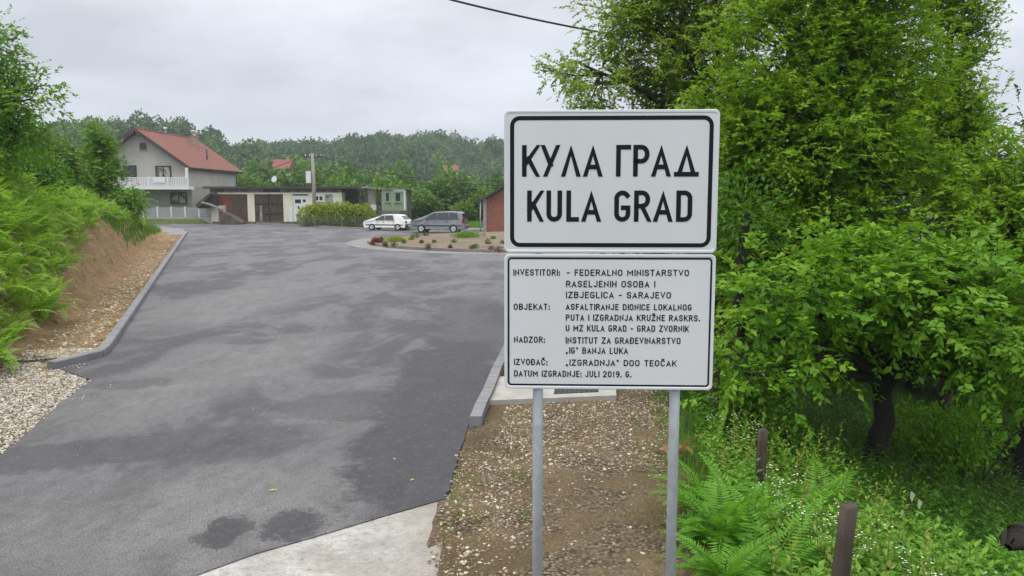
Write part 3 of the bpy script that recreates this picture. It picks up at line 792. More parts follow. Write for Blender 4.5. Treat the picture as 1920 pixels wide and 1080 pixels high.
SIGN_Y = 4.54
s_top = at(1147, 205.5, SIGN_Y)
sign = empty('town_sign', (s_top.x, SIGN_Y, hz(s_top.x, SIGN_Y)), 'large white town entry sign of two stacked panels on two galvanised posts', 'sign', rz=math.radians(-2.2))
HT = s_top.z - sign.location.z
def rrect(x0, x1, z0, z1, r, n=7):
    return arc(x1 - r, z1 - r, r, r, 0, 90, n) + arc(x0 + r, z1 - r, r, r, 90, 180, n) + arc(x0 + r, z0 + r, r, r, 180, 270, n) + arc(x1 - r, z0 + r, r, r, 270, 360, n)
def panel(name, z1, h, m, bord, bt, br):
    w = .6
    bm = bmesh.new()
    # pressed sheet: rounded outline, raised rim, flat face slightly behind it
    loops = [(0, .026, .03), (0, .003, .03), (.003, 0, .028), (.0135, 0, .025), (.018, .003, .024)]
    prev = None
    for ins_, y, r in loops:
        ring_ = [bm.verts.new((p[0], y, p[1])) for p in rrect(-w + ins_, w - ins_, z1 - h + ins_, z1 - ins_, max(r - ins_ * .5, .01))]
        if prev:
            for i in range(len(ring_)): bm.faces.new((prev[i], prev[(i + 1) % len(ring_)], ring_[(i + 1) % len(ring_)], ring_[i]))
        else: bm.faces.new(list(reversed(ring_)))
        prev = ring_
    bm.faces.new(prev)
    bmesh.ops.recalc_face_normals(bm, faces=bm.faces)
    me = bpy.data.meshes.new(name); bm.to_mesh(me); bm.free()
    p = link(name, me, m, sign)
    bm = bmesh.new()
    o_ = rrect(-w + bord, w - bord, z1 - h + bord, z1 - bord, br); i_ = rrect(-w + bord + bt, w - bord - bt, z1 - h + bord + bt, z1 - bord - bt, max(br - bt, .012))
    A = [bm.verts.new((q[0], .0018, q[1])) for q in o_]; B = [bm.verts.new((q[0], .0018, q[1])) for q in i_]
    for i in range(len(A)): bm.faces.new((A[i], A[(i + 1) % len(A)], B[(i + 1) % len(A)], B[i]))
    me = bpy.data.meshes.new('border'); bm.to_mesh(me); bm.free(); link('border', me, M['black_film'], p)
    return p
def lettering(parent, items):
    bm = bmesh.new()
    for it in items: it(bm)
    me = bpy.data.meshes.new('lettering'); bm.to_mesh(me); bm.free()
    return link('lettering', me, M['black_film'], parent)
H1, H2, GAP = .80, .785, .007
p1 = panel('name_panel', HT, H1, M['white_sheet'], .033, .0235, .055)
X1 = lambda x: (x - 68) / 1480 * 1.2 - .6
Z1 = lambda y: HT - (y - 52) / 993 * H1
YT = .0012
row1 = [('К', 192, 304), ('У', 332, 447), ('Л', 470, 593), ('А', 622, 745), ('Г', 843, 945), ('Р', 961, 1073), ('А', 1092, 1215), ('Д', 1245, 1410)]
row2 = [('K', 226, 331), ('U', 361, 470), ('L', 500, 588), ('A', 611, 736), ('G', 833, 945), ('R', 970, 1081), ('A', 1109, 1232), ('D', 1261, 1372)]
its = [lambda bm, c=c, a=a, b=b: put_char(bm, c, X1(a), X1(b), Z1(511), Z1(292), .0262, YT) for c, a, b in row1]
its += [lambda bm, c=c, a=a, b=b: put_char(bm, c, X1(a + 2), X1(b + 2), Z1(825), Z1(607), .0262, YT) for c, a, b in row2]
lettering(p1, its)
ZB = HT - H1 - GAP
p2 = panel('info_panel', ZB, H2, M['white_sheet_low'], .019, .0105, .022)
X2 = lambda x: (x - 70) / 1402 * 1.2 - .6
Z2 = lambda y: ZB - (y - 50) / 920 * H2
lines = [('INVESTITORI:', 130, 440, 152, 195), ('- FEDERALNO MINISTARSTVO', 487, 1297, 152, 195), ('RASELJENIH OSOBA I', 483, 1075, 228, 272), ('IZBJEGLICA - SARAJEVO', 483, 1182, 302, 346),
         ('OBJEKAT:', 133, 374, 384, 427), ('ASFALTIRANJE DIONICE LOKALNOG', 483, 1320, 384, 426), ('PUTA I IZGRADNJA KRUŽNE RASKRS.', 483, 1376, 456, 499), ('U MZ KULA GRAD - GRAD ZVORNIK', 483, 1305, 528, 572),
         ('NADZOR:', 135, 342, 609, 652), ('INSTITUT ZA GRAĐEVINARSTVO', 483, 1252, 611, 655), ('„IG“ BANJA LUKA', 485, 902, 681, 725),
         ('IZVOĐAČ:', 135, 360, 763, 806), ('„IZGRADNJA“ DOO TEOČAK', 485, 1229, 765, 808), ('DATUM IZGRADNJE: JULI 2019. G.', 136, 926, 843, 886)]
lettering(p2, [lambda bm, q=q: put_text(bm, q[0], X2(q[1]), X2(q[2]), Z2(q[4]), Z2(q[3]), .0062, YT) for q in lines])
for sx in (-.405, .395):
    MB().tube([(sx, .060, -.5), (sx, .060, HT - .06)], .0305, 20).build('post', M['steel'], sign)
    MB().tube([(sx, .060, HT - .0602), (sx, .060, HT - .052)], .0325, 16).build('post_cap', M['car_trim'], sign)
for zc in (HT - .2, HT - .62, ZB - .18, ZB - .6):
    for sx in (-.405, .395):
        MB().box(sx - .05, sx + .05, .0265, .0295, zc - .02, zc + .02).build('clamp', M['steel'], sign)

# ------------------------------------------------------------------ roadside bits by the sign
def poly_slab(name, pts, z, th, mat, parent):
    mb = MB(); mb.prism(pts, 'z', z - th, z); return mb.build(name, mat, parent, bevel=0)
c0 = G(1030, 735)
drain = empty('drain_cover', (c0.x, c0.y, 0), 'pale concrete drain slab with a dark iron grate behind the sign posts', 'drain')
L_ = lambda px, py: (G(px, py).x - c0.x, G(px, py).y - c0.y)
fl, fr, bl = G(908, 758), G(1156, 748), G(933, 712)
br_ = bl + (fr - fl)
poly_slab('slab', [(v.x - c0.x, v.y - c0.y) for v in (fl, fr, br_, bl)], .055, .2, M['slab'], drain)
g0, g1, gd = G(1038, 746), G(1122, 742), (bl - fl) * .42
gp = [(v.x - c0.x, v.y - c0.y) for v in (g0, g1, g1 + gd, g0 + gd)]
poly_slab('grate', gp, .062, .05, M['car_trim'], drain)
mb = MB()
for i in range(9):
    f = (i + .5) / 9; a = Vector((*gp[0], .066)).lerp(Vector((*gp[1], .066)), f); b = Vector((*gp[3], .066)).lerp(Vector((*gp[2], .066)), f)
    mb.tube([a, b], .009, 5)
mb.build('grate_bars', M['darkroof'], drain)

def wood_post(px, ptop, d, wpx, lean, label, seed):
    rng = np.random.default_rng(seed); tp = at(px, ptop, d); r = wpx / F * d / 2; zb = hz(tp.x, d)
    o = bpy.data.objects  # noqa
    n = 12; hgt = tp.z - zb; pts = np.array([[lean * (1 - k / 7) * hgt, 0, -.3 + (hgt + .3) * k / 7] for k in range(8)])
    V, Fc = tube_np(pts, [r * (1.06 - .1 * k / 7 + .03 * rng.normal()) for k in range(8)], n)
    V = V.reshape(8, n, 3); ang = 1 + .07 * rng.normal(size=n)
    V[:, :, :2] = pts[:, None, :2] + (V[:, :, :2] - pts[:, None, :2]) * ang[None, :, None]
    V[-1, :, 2] += rng.normal(size=n) * .006 + V[-1, :, 0] * .15
    V = V.reshape(-1, 3); V = np.concatenate([V, V[-n:].mean(0, keepdims=True)])
    Fc = np.concatenate([Fc, np.array([(7 * n + k, 7 * n + (k + 1) % n, 8 * n) for k in range(n)])])
    ob = mesh_np('fence_post', V, Fc, M['post_wood'], loc=(tp.x, d, zb)); tag(ob, label, 'post', 'wooden fence posts in the undergrowth')
wood_post(1592, 947, 5.0, 33, -.09, 'thick round wooden fence post nearest the camera among leafy weeds', 1)
wood_post(1431, 806, 8.4, 19, -.03, 'short brown wooden fence post standing behind the green ferns', 2)
wood_post(1343, 690, 10.6, 15, 0.0, 'thin brown wooden fence post beside the right edge of the sign', 3)
# dark stump at the right edge
sp_ = at(1915, 1012, 5.6)
rng = np.random.default_rng(5)
pts = np.array([[-.10, -.02, -.03], [-.06, 0, .0], [.1, .05, .02], [.4, .15, .06], [.9, .3, .1]]); V, Fc = tube_np(pts, [.03, .075, .09, .10, .10], 11); V += rng.normal(size=V.shape) * .02
tag(mesh_np('fallen_log', V, Fc, M['bark_dark'], loc=tuple(sp_)), 'black weathered log end poking out of weeds at the right edge', 'log')

# gravel: loose stones
ico = bmesh.new(); bmesh.ops.create_icosphere(ico, subdivisions=1, radius=1)
IV = np.array([v.co[:] for v in ico.verts]); IF = np.array([[v.index for v in f.verts] for f in ico.faces]); ico.free()
def stones(P, size, rng):
    n = len(P); sc = size[:, None] * rng.uniform(.5, 1.15, (n, 3)); sc[:, 2] *= .62
    ang = rng.random(n) * 2 * PI; ca, sa = np.cos(ang), np.sin(ang)
    V = IV[None] * (1 + .22 * rng.normal(size=(n, 12, 1))) * sc[:, None]
    V = np.stack([V[..., 0] * ca[:, None] - V[..., 1] * sa[:, None], V[..., 0] * sa[:, None] + V[..., 1] * ca[:, None], V[..., 2]], -1) + P[:, None]
    return V.reshape(-1, 3), (IF[None] + (np.arange(n) * 12)[:, None, None]).reshape(-1, 3)
rng = np.random.default_rng(21)
def verge_ok(x, y):
    road = in_poly(road_poly, x, y) | in_poly(pad, x, y); e_ = x - verge_x(y)
    sl = in_poly([P2(fl), P2(fr), P2(br_), P2(bl)], x, y)
    kb = np.interp(y, [9, 10.5, 13, 16, 20], [-.35, -.25, 0, .3, .8]) + .1
    return ~road & ~sl & (e_ < .25) & ((y < 9.2) | (x > kb))
P = scatter(62000, -1.3, 2.6, 4.2, 16, rng, verge_ok)
dens = .07 + .93 * sstep(vnoise(P[:, 0] * 1.6 + 4, P[:, 1] * 1.2) + .75 * sstep(P[:, 1], 7.4, 9.2) - .9 * sstep(P[:, 0] - .15 * (P[:, 1] - 6), .55, 1.0) * (1 - sstep(P[:, 1], 8, 9)) + .35 * (P[:, 0] < .1), -.15, .65)
P = P[rng.random(len(P)) < dens]
sz = .0045 + .022 * rng.random(len(P)) ** 4.0
Q = scatter(9000, -1.2, .4, 4.6, 9.4, rng, lambda x, y: in_poly(road_poly, x, y) | in_poly(pad, x, y)); xe = np.interp(Q[:, 1], [4, 6.9, 7.8, 9.2], [-.47, -.62, -.58, -.48]); Q = Q[(Q[:, 0] > xe - np.abs(rng.normal(size=len(Q))) * .05) & (Q[:, 0] < xe + .12)]; Q[:, 2] = .004; P = np.concatenate([P, Q]); sz = np.concatenate([sz, .006 + .014 * rng.random(len(Q)) ** 2])
V, Fc = stones(P + np.array([0, 0, .003]), sz, rng)
tag(mesh_np('gravel', V, Fc, M['stone']), kind='stuff')
def left_ok(x, y):
    a, s = bank_as(x, y); s2 = s - toe_s(a)
    return ~in_poly(road_poly, x, y) & (a < .6) & (s2 < .25) & ((a < -.15) | (s > .25))
P = scatter(130000, -13, -3.5, 7.2, 17, rng, left_ok); P = np.concatenate([P, scatter(2600, -8.8, -6.2, 11.6, 14.2, rng, lambda x, y: in_poly(road_poly, x, y) & (vnoise(x * 3.1, y * 3.3) + rng.normal(size=x.shape) * .25 + .5 * (bank_as(x, y)[1] - .5) > .35) & (bank_as(x, y)[1] > -.1 + .8 * (bank_as(x, y)[0] + .9)) & (bank_as(x, y)[0] < -.3))]); P[:, 2] = np.maximum(P[:, 2], np.where(in_poly(road_poly, P[:, 0], P[:, 1]), .004, -9))
V, Fc = stones(P, .007 + .022 * rng.random(len(P)) ** 2.8, rng)
tag(mesh_np('gravel', V, Fc, M['pale_stone']), kind='stuff')
def strip_ok(x, y):
    a, s = bank_as(x, y); return (a > .2) & (a < KLEN - 2) & (s > .22) & (s < 1.9)
P = scatter(230000, -28, -7, 14, 62, rng, strip_ok); a_, s_ = bank_as(P[:, 0], P[:, 1])
P = P[(rng.random(len(P)) < 1.0 * np.exp(-((s_ - .65) / .6) ** 2)) & (rng.random(len(P)) < np.clip(26 / P[:, 1], 0, 1))]
V, Fc = stones(P, .007 + .06 * rng.random(len(P)) ** 4.5, rng)
tag(mesh_np('gravel', V, Fc, M['stone']), kind='stuff')

# fallen leaves and grit on the asphalt
def fallen(px, py, s, az, label, mat):
    p = G(px, py, .004)
    v, f = leaves(np.array([[0, 0, 0.004]]), np.array([[math.cos(az), math.sin(az), .08]]), np.array([[0, 0, 1.]]), np.array([s]), np.array([s * .55]), fold=.1, droop=.05)
    tag(mesh_np('fallen_leaf', v, f, mat, loc=tuple(p)), label, 'leaf', 'leaves fallen on the asphalt')
yl = leafmat('yellow_leaf', (.50, .42, .08), (.50, .42, .08), trans=.2)
fallen(503, 920, .095, .1, 'yellow fallen leaf lying alone on the pale asphalt', yl)
fallen(770, 902, .07, 1.2, 'small yellowish fallen leaf on the dark asphalt right of the road', yl)
fallen(742, 862, .06, 2.2, 'tiny pale fallen leaf on the dark asphalt, farther from the camera', yl)
P = scatter(520, -6, .5, 6, 22, rng, lambda x, y: in_poly(road_poly, x, y)); P[:, 2] = .003
V, Fc = stones(P, .004 + .010 * rng.random(len(P)) ** 4, rng); tag(mesh_np('grit', V, Fc, M['stone']), kind='stuff')

# ------------------------------------------------------------------ grey house with red roof
HD = 92.0
eR = at(355, 313, HD); ap = at(252, 241, HD); bz = 0.45
xr, xl = eR.x - .55, 2 * ap.x - eR.x + .55; xm = ap.x; yf = HD + 1.0; yb = yf + 16.5
slope = (ap.z - eR.z) / (eR.x - ap.x); zw = ap.z - .28 - slope * (xr - xm)
house = empty('house', (xm, yf, 0), 'grey rendered two storey house with red tiled gable roof and white balcony', 'house')
HL = lambda p: (p[0] - xm, p[1] - yf, p[2])
mb = MB(); zf2 = at(300, 350, HD).z
mb.prism([(xl - xm, zf2), (xr - xm, zf2), (xr - xm, zw), (0, ap.z - .28), (xl - xm, zw)], 'y', 0, yb - yf)
mb.build('wall', M['render_grey'], house)
x_low = at(369, 380, yf + 1.2).x
mb = MB(); mb.box(xl - xm + .3, xr - xm - .003, .9, yb - yf - .3, -.3, zf2 - .004); mb.build('ground_floor_wall', M['render_low'], house)
# roof: two slabs with overhang
def slab(mb, xa, za, xb, zb_, y0, y1, th):
    nx_, nz_ = -(zb_ - za), (xb - xa); ln = math.hypot(nx_, nz_); nx_, nz_ = nx_ / ln * th, nz_ / ln * th
    if nz_ < 0: nx_, nz_ = -nx_, -nz_
    mb.hexa([(xa, y0, za), (xb, y0, zb_), (xb, y1, zb_), (xa, y1, za), (xa + nx_, y0, za + nz_), (xb + nx_, y0, zb_ + nz_), (xb + nx_, y1, zb_ + nz_), (xa + nx_, y1, za + nz_)])
mb = MB(); ex = eR.x - xm
slab(mb, 0.02, ap.z - .2, ex, eR.z - .2, -1.0, yb - yf + .5, .2); slab(mb, -.02, ap.z - .2, -ex, eR.z - .2, -1.0, yb - yf + .5, .2)
roof = mb.build('roof', M['tiles'], house)
mb = MB()
for sgn in (1, -1): slab(mb, .03 * sgn, ap.z - .38, (ex - .02) * sgn, eR.z - .38, -1.06, -.98, .36)
mb.build('barge_board', M['darkroof'], house)
mb = MB(); mb.tube([(0, -1, ap.z + .02), (0, yb - yf + .5, ap.z + .02)], .13, 8); mb.build('ridge_tiles', M['tiles'], roof)
mb = MB()
for y in (5.6,): mb.box(.9, 1.7, 12.2, 13.2, ap.z - 1.9, ap.z + .05); mb.box(.82, 1.78, 12.12, 13.28, ap.z + .05, ap.z + .15)
mb.build('chimney', M['chimney'], roof)
mb = MB(); mb.tube([(1.3, 12.7, ap.z + .15), (1.3, 12.7, ap.z + .6)], .12, 8); mb.tube([(1.3, 12.7, ap.z + .6), (1.3, 12.7, ap.z + .92)], [.26, .32], 10); mb.build('chimney_cowl', M['hub'], roof)
mb = MB(); mb.tube([(.5, 6, ap.z - .1), (.5, 6, ap.z + .5)], .08, 8); mb.tube([(.5, 6, ap.z + .4), (.5, 6, ap.z + .72)], .22, 10); mb.build('vent_cowl', M['hub'], roof)
pv = 4.0; mb = MB(); mb.tube([(pv + .3, 9.0, ap.z - slope * pv - .4), (pv + .3, 9.0, ap.z - slope * pv + 1.15)], .09, 8); mb.build('stove_pipe', M['darkroof'], roof)
mb = MB(); mb.tube([(ex - .02, -1, eR.z - .16), (ex - .02, yb - yf + .5, eR.z - .2)], .08, 8); mb.tube([(xr - xm + .09, yb - yf - .6, eR.z - .25), (xr - xm + .09, yb - yf - .6, 0)], .06, 8); mb.build('gutter', M['darkroof'], house)
def window(parent, x0, x1, z0, z1, y, frame, pane, cross=1, fr=.09, label=None, name='window'):
    mb = MB(); mb.box(x0, x0 + fr, y - .05, y + .04, z0, z1).box(x1 - fr, x1, y - .05, y + .04, z0, z1).box(x0 + fr, x1 - fr, y - .05, y + .04, z1 - fr, z1).box(x0 + fr, x1 - fr, y - .05, y + .04, z0, z0 + fr)
    for i in range(cross):
        xc = x0 + (x1 - x0) * (i + 1) / (cross + 1); mb.box(xc - fr * .5, xc + fr * .5, y - .045, y + .035, z0 + fr, z1 - fr)
    w = mb.build(name, frame, parent)
    if label: w['label'] = label
    mb = MB(); mb.box(x0 + fr * .8, x1 - fr * .8, y - .012, y - .008, z0 + fr * .8, z1 - fr * .8); mb.build('pane', pane, w)
    mb = MB(); mb.box(x0 - .08, x1 + .08, y - .12, y - .002, z0 - .07, z0 - .005); mb.build('sill', M['concrete'], w)
    return w
hx = lambda px, py, y=yf: at(px, py, y).x - xm
hzz = lambda px, py, y=yf: at(px, py, y).z
window(house, hx(262, 270), hx(274, 270), hzz(268, 281), hzz(268, 268), -.05, M['rust_sheet'], M['glass'], 1, .1, 'small attic window with red brown frame')
window(house, hx(292, 320), hx(321, 320), hzz(300, 335), hzz(300, 311), -.05, M['darkwood'], M['curtain'], 1, .13, 'wide upper window with dark frame and pale curtain')
window(house, hx(232, 320), hx(256, 320), hzz(240, 335), hzz(240, 310), -.05, M['darkwood'], M['glass'], 1, .13)
window(house, hx(320, 370, yf + .9), hx(351, 370, yf + .9), hzz(330, 383, yf + .9), hzz(330, 361, yf + .9), .84, M['darkwood'], M['curtain'], 1, .13, 'double ground floor window with dark frame')
# balcony
yb0 = -1.75
bzt = zf2 + .02
bal = MB().box(hx(204, 345, HD - .8), hx(352, 345, HD - .8), yb0, -.004, zf2 - .32, bzt).build('balcony', M['white_paint'], house)
mb = MB(); xa, xb = hx(204, 345, HD - .8), hx(352, 345, HD - .8)
nb = 46
for i in range(nb): xx = xa + .08 + (xb - xa - .16) * i / (nb - 1); mb.box(xx - .045, xx + .045, yb0 + .04, yb0 + .07, bzt + .10, bzt + .92)
mb.box(xa, xb, yb0 + .02, yb0 + .1, bzt + .92, bzt + 1.02).box(xa, xb, yb0 + .025, yb0 + .095, bzt + .04, bzt + .10)
mb.build('railing', M['white_paint'], bal)
for k in range(5): xx = xa + (xb - xa) * (k + .02) / 4.04; MB().box(xx - .07, xx + .07, yb0 + .0, yb0 + .13, bzt + .002, bzt + 1.06).build('railing_post', M['white_paint'], bal)
MB().box(xb - .32, xb - .05, yb0 + .15, yb0 + .42, bzt + .002, eR.z - .1).build('balcony_column', M['cream'], bal)
# laundry/cloth hung over the railing (seen as a white patch)
mb = MB(); mb.box(hx(300, 330), hx(322, 330), yb0 - .03, yb0 + .015, bzt + .42, bzt + 1.07); tag(mb.build('hanging_laundry', M['white_paint'], loc=(xm, yf, 0)), 'white laundry hung over the white balcony railing', 'laundry')

# yard fence: low wall, white and grey palings
fy = 89.4
f0, f1 = at(268, 395, fy), at(399, 395, fy)
fence = empty('yard_fence', (f0.x, fy, 0), 'pale grey metal paling fence on a low wall before the house', 'fence')
LF = f1.x - f0.x
zb_, zt_ = at(330, 407, fy).z, at(330, 388, fy).z
MB().box(-3, LF, -.1, .1, -.3, zb_).build('base_wall', M['render_low'], fence)
mb = MB(); k = 0
for i in range(int((LF + 3) / .17)):
    xx = -3 + i * .17; mb.box(xx, xx + .11, -.02, .0, zb_ + .04, zt_ - .05)
mb.box(-3, LF, .005, .045, zt_ - .22, zt_ - .16).box(-3, LF, .005, .045, zb_ + .14, zb_ + .2); mb.build('palings', M['grey_fence'], fence)
for i in range(8): MB().box(-3 + i * (LF + 3) / 7 - .06, -3 + i * (LF + 3) / 7 + .06, -.06, .06, zb_, zt_ + .04).build('post', M['white_paint'], fence)

# ------------------------------------------------------------------ garage row
GD = 89.0
ga, gb = at(395, 380, GD), at(641, 380, GD); gt = at(500, 350, GD).z; gw = gb.x - ga.x
garage = empty('garage', (ga.x, GD, 0), 'long low cream garage building with flat dark roof slab and three doors', 'garage')
gxx = lambda px: at(px, 380, GD).x - ga.x
gzz = lambda py: at(500, py, GD).z
# front wall as piers and lintel round the openings
mb = MB(); zl = gzz(364)
for a, b in ((395, 408), (464, 477), (531, 549), (578, 641)): mb.box(gxx(a), gxx(b), 0, .3, -.1, zl)
mb.box(0, gw, 0.0, .3, zl, gzz(361)); mb.box(0, .3, .3, 9, -.1, gzz(361)); mb.box(gw - .3, gw, .3, 9, -.1, gzz(361)); mb.box(.3, gw - .3, 8.7, 9, -.1, gzz(361))
mb.build('wall', M['cream'], garage)
MB().box(-.02, gw + .02, -.03, 9.0, gzz(361) + .003, gt - .22).build('lintel_band', M['stain'], garage)
MB().box(-.7, gw + 1.6, -.42, 9.5, gt - .22, gt + .02).build('roof', M['darkroof'], garage)
MB().box(gxx(494), gxx(526), -.06, -.034, gzz(359.5), gzz(355)).build('vent_slot', M['car_trim'], garage)
d1 = MB().box(gxx(408) + .003, gxx(464) - .003, .12, .17, -.1, zl - .003).build('door', M['rust_sheet'], garage); d1['label'] = 'rusty red sheet and plank garage door'
mb = MB()
rg = random.Random(3)
for i in range(11): xx = gxx(433 + i * 2.6); mb.box(xx, xx + .13, .07, .118, rg.uniform(.2, .9), zl - rg.uniform(.02, .25))
mb.build('planks', M['plank'], d1)
mb = MB()
for i in range(15):
    xx = gxx(477.5 + i * 3.5); mb.box(xx, xx + .185, .1 + rg.uniform(0, .03), .16, -.05, zl - rg.uniform(.003, .1))
d2 = mb.build('door', M['plank'], garage); d2['label'] = 'dark weathered wooden plank garage door'
MB().box(gxx(478), gxx(530), .06, .098, 1.05, 1.2).box(gxx(478), gxx(530), .06, .098, 2.1, 2.25).box(gxx(503), gxx(505), .055, .098, 0, zl - .1).build('door_battens', M['darkwood'], d2)
MB().box(gxx(486), gxx(491), .05, .095, 0.1, 2.0).build('leaning_board', M['ruin'], d2)
d3 = MB().box(gxx(549) + .003, gxx(578) - .003, .05, .1, -.05, zl - .15).build('door', M['white_paint'], garage); d3['label'] = 'white panelled garage door with dark panes'
MB().box(gxx(549) + .01, gxx(578) - .01, .02, .3, zl - .148, zl - .004).build('door_head', M['car_trim'], d3)
MB().box(gxx(553), gxx(564), .035, .048, gzz(381), gzz(374)).box(gxx(568), gxx(573), .035, .048, gzz(379), gzz(374)).box(gxx(558), gxx(561), .035, .048, gzz(392), gzz(386)).build('pane', M['glass'], d3)
MB().box(gxx(541), gxx(548), -.02, -.003, .1, gzz(386)).build('whitewashed_patch', M['white_paint'], garage)
window(garage, gxx(590), gxx(607), gzz(378), gzz(366), -.02, M['white_paint'], M['glass'], 1, .12)
window(garage, gxx(610), gxx(624), gzz(378), gzz(364), -.02, M['grey_fence'], M['curtain'], 0, .12)
MB().box(.2, gw, -.35, -.01, -.1, .22).build('plinth', M['stain'], garage)
# satellite dish and rubble on the roof edge
mb = MB(); mb.tube([(gxx(508), 2, gt), (gxx(508), 2, gt + .75)], .04, 6); mb.tube([(gxx(508), 1.95, gt + .8), (gxx(508) - .02, 1.8, gt + .83), (gxx(508) - .06, 1.7, gt + .86)], [.06, .26, .36], 12); mb.build('satellite_dish', M['hub'], garage)
# dark open lean-to on the right end
rx0, rx1 = gb.x + .02, at(690, 380, GD).x
lean = empty('lean_to', (rx0, GD + 1, 0), 'dark open lean-to with leaning boards at the right end of the garage', 'shed')
zt = at(660, 356, GD).z; W_ = rx1 - rx0
MB().box(0, W_ * .55, .9, 1.1, -.1, zt - .2).build('back_wall', M['darkroof'], lean)  # wall coloured near black to stand in for the recess shadow
MB().box(W_ * .55, W_, 1.6, 1.8, -.1, zt - .7).build('side_wall', M['ruin'], lean)
MB().box(1.62, W_ + .2, -.6, 2.2, zt - .15, zt).build('roof', M['darkroof'], lean)
for xx in (W_ * .6, W_ - .1): MB().box(xx - .1, xx + .1, -.3, -.1, -.1, zt - .15).build('post', M['plank'], lean)
MB().hexa([(.1, -.2, .2), (.3, -.2, .2), (.3, -.1, .2), (.1, -.1, .2), (W_ * .5, .6, zt - .3), (W_ * .55, .6, zt - .3), (W_ * .55, .7, zt - .3), (W_ * .5, .7, zt - .3)]).build('leaning_beam', M['plank'], lean)
# ruined plaster hut and the green one
rh = at(690, 400, 86); ruin = empty('ruined_hut', (rh.x, 86, 0), 'ruined hut of bare plaster and brown posts between garage and green hut', 'hut')
w2 = at(716, 380, 86).x - rh.x; zt = at(700, 352, 86).z
MB().box(0, w2 * .55, 0, .2, 1.1, zt - .3).build('wall', M['ruin'], ruin)
MB().box(-.4, w2, .05, 3, -.1, 1.1).build('base_wall', M['stain'], ruin)
MB().box(.35, .95, -.02, -.004, 1.5, 2.1).build('white_patch', M['white_paint'], ruin)
for xx in (-.25, w2 * .62, w2 - .15): MB().box(xx, xx + .2, -.15, .04, 1.1, zt).build('post', M['plank'], ruin)
MB().hexa([(-.6, -.4, zt), (w2, -.4, zt - .15), (w2, 2.5, zt - .15), (-.6, 2.5, zt), (-.6, -.4, zt + .12), (w2, -.4, zt - .03), (w2, 2.5, zt - .03), (-.6, 2.5, zt + .12)]).build('roof', M['ruin'], ruin)
gh = at(716, 395, 84); green = empty('green_hut', (gh.x, 84, 0), 'small pale green hut with two window openings behind the white car', 'hut')
w3 = at(757.5, 380, 84).x - gh.x; zt = at(730, 356, 84).z; zg = at(730, 394, 84).z
MB().box(0, w3, 0, 2.5, -.1, zt).build('wall', M['green_plaster'], green)
MB().box(w3 + .003, w3 + .16, -.05, .1, zg, zt + .05).box(w3 * .52, w3 + .003, -.05, -.004, zt - .16, zt + .05).build('corner_trim', M['white_paint'], green)
MB().box(-.3, w3 + .8, -.15, 2.7, zt + .052, zt + .14).build('roof', M['ruin'], green)
MB().box(-.35, w3 + .3, -.3, -.004, -.1, zg - .05).build('base_wall', M['stain'], green)
for a, b in ((.17, .36), (.60, .86)): window(green, w3 * a, w3 * b, zt - 1.25, zt - .25, -.02, M['green_plaster'], M['glass'], 0, .07)
MB().box(w3 + .3, w3 + .75, .2, .4, 0, zt).build('side_post', M['plank'], green)
# porch canopy and stair parapet left of the garage
pc = at(378, 375, 87)
porch = empty('porch', (pc.x, 87, 0), 'dark sloping porch roof with grey pier between house and garage', 'porch')
Lp = lambda px, py: (at(px, py, 87).x - pc.x, at(px, py, 87).z)
mb = MB(); mb.prism([Lp(366, 384), Lp(394, 361), Lp(396, 364), Lp(371, 391)], 'y', 0, 3); mb.prism([Lp(371, 391), Lp(396, 364), Lp(396, 388), Lp(388, 387)], 'y', .6, 2.8); mb.build('roof', M['darkroof'], porch)
mb = MB(); mb.box(Lp(400, 0)[0], Lp(411, 0)[0], -1, -.4, -.1, Lp(400, 385)[1]); mb.build('pier', M['concrete'], porch)
mb = MB(); mb.prism([Lp(386, 378), Lp(400, 381), Lp(424, 391), Lp(424, 393.5), Lp(400, 384), Lp(386, 381)], 'y', -1.3, -1.02); mb.build('rail', M['ruin'], porch)
st_ = at(411, 400, 85.6); Ls = lambda px, py: (at(px, py, 85.6).x - st_.x, max(at(px, py, 85.6).z, -.1))
mb = MB(); mb.prism([(0, -.1), (Ls(452, 417)[0], -.1), (Ls(452, 414)[0], .2), Ls(432, 404), Ls(411, 396)], 'y', 0, 1.6)
tag(mb.build('stair_wall', M['brown_wall'], loc=(st_.x, 85.6, 0)), 'dark sloping stair wall running down before the rusty garage door', 'wall')

# ------------------------------------------------------------------ red brick shed beside the cars
SD = 66.5
sc_ = at(909, 400, SD); shed = empty('brick_shed', (sc_.x, SD, 0), 'red hollow brick shed with dark gable roof partly behind the sign', 'shed')
ez = at(905, 374, SD).z; az_ = at(946, 347, SD).z; half = 3.3; sl = (az_ - ez) / (at(946, 360, SD).x - at(900, 360, SD).x); apx = half; apz = ez + sl * (half + .45)
mb = MB(); mb.prism([(0.14, -.2), (2 * half, -.2), (2 * half, ez + .05), (apx, apz - .25), (.14, ez + .05)], 'y', 0, 6.5); mb.build('wall', M['brick'], shed)
MB().box(-.14, .137, -.03, .22, -.2, ez + .08).build('corner_column', M['concrete'], shed)
MB().box(.14, 2 * half, -.035, -.003, ez - .12, ez + .06).build('ring_beam', M['brick'], shed)
mb = MB(); slab(mb, apx - .01, apz - .2, -.62, apz - .2 - sl * (apx + .62), -.5, 7, .16); slab(mb, apx + .01, apz - .2, 2 * half + .62, apz - .2 - sl * (half + .62), -.5, 7, .16); mb.build('roof', M['darkroof'], shed)
mb = MB(); mb.tube([(-.35, -.35, ez - .1), (-.35, -.35, -.1)], .05, 8); mb.build('downpipe', M['grey_fence'], shed)

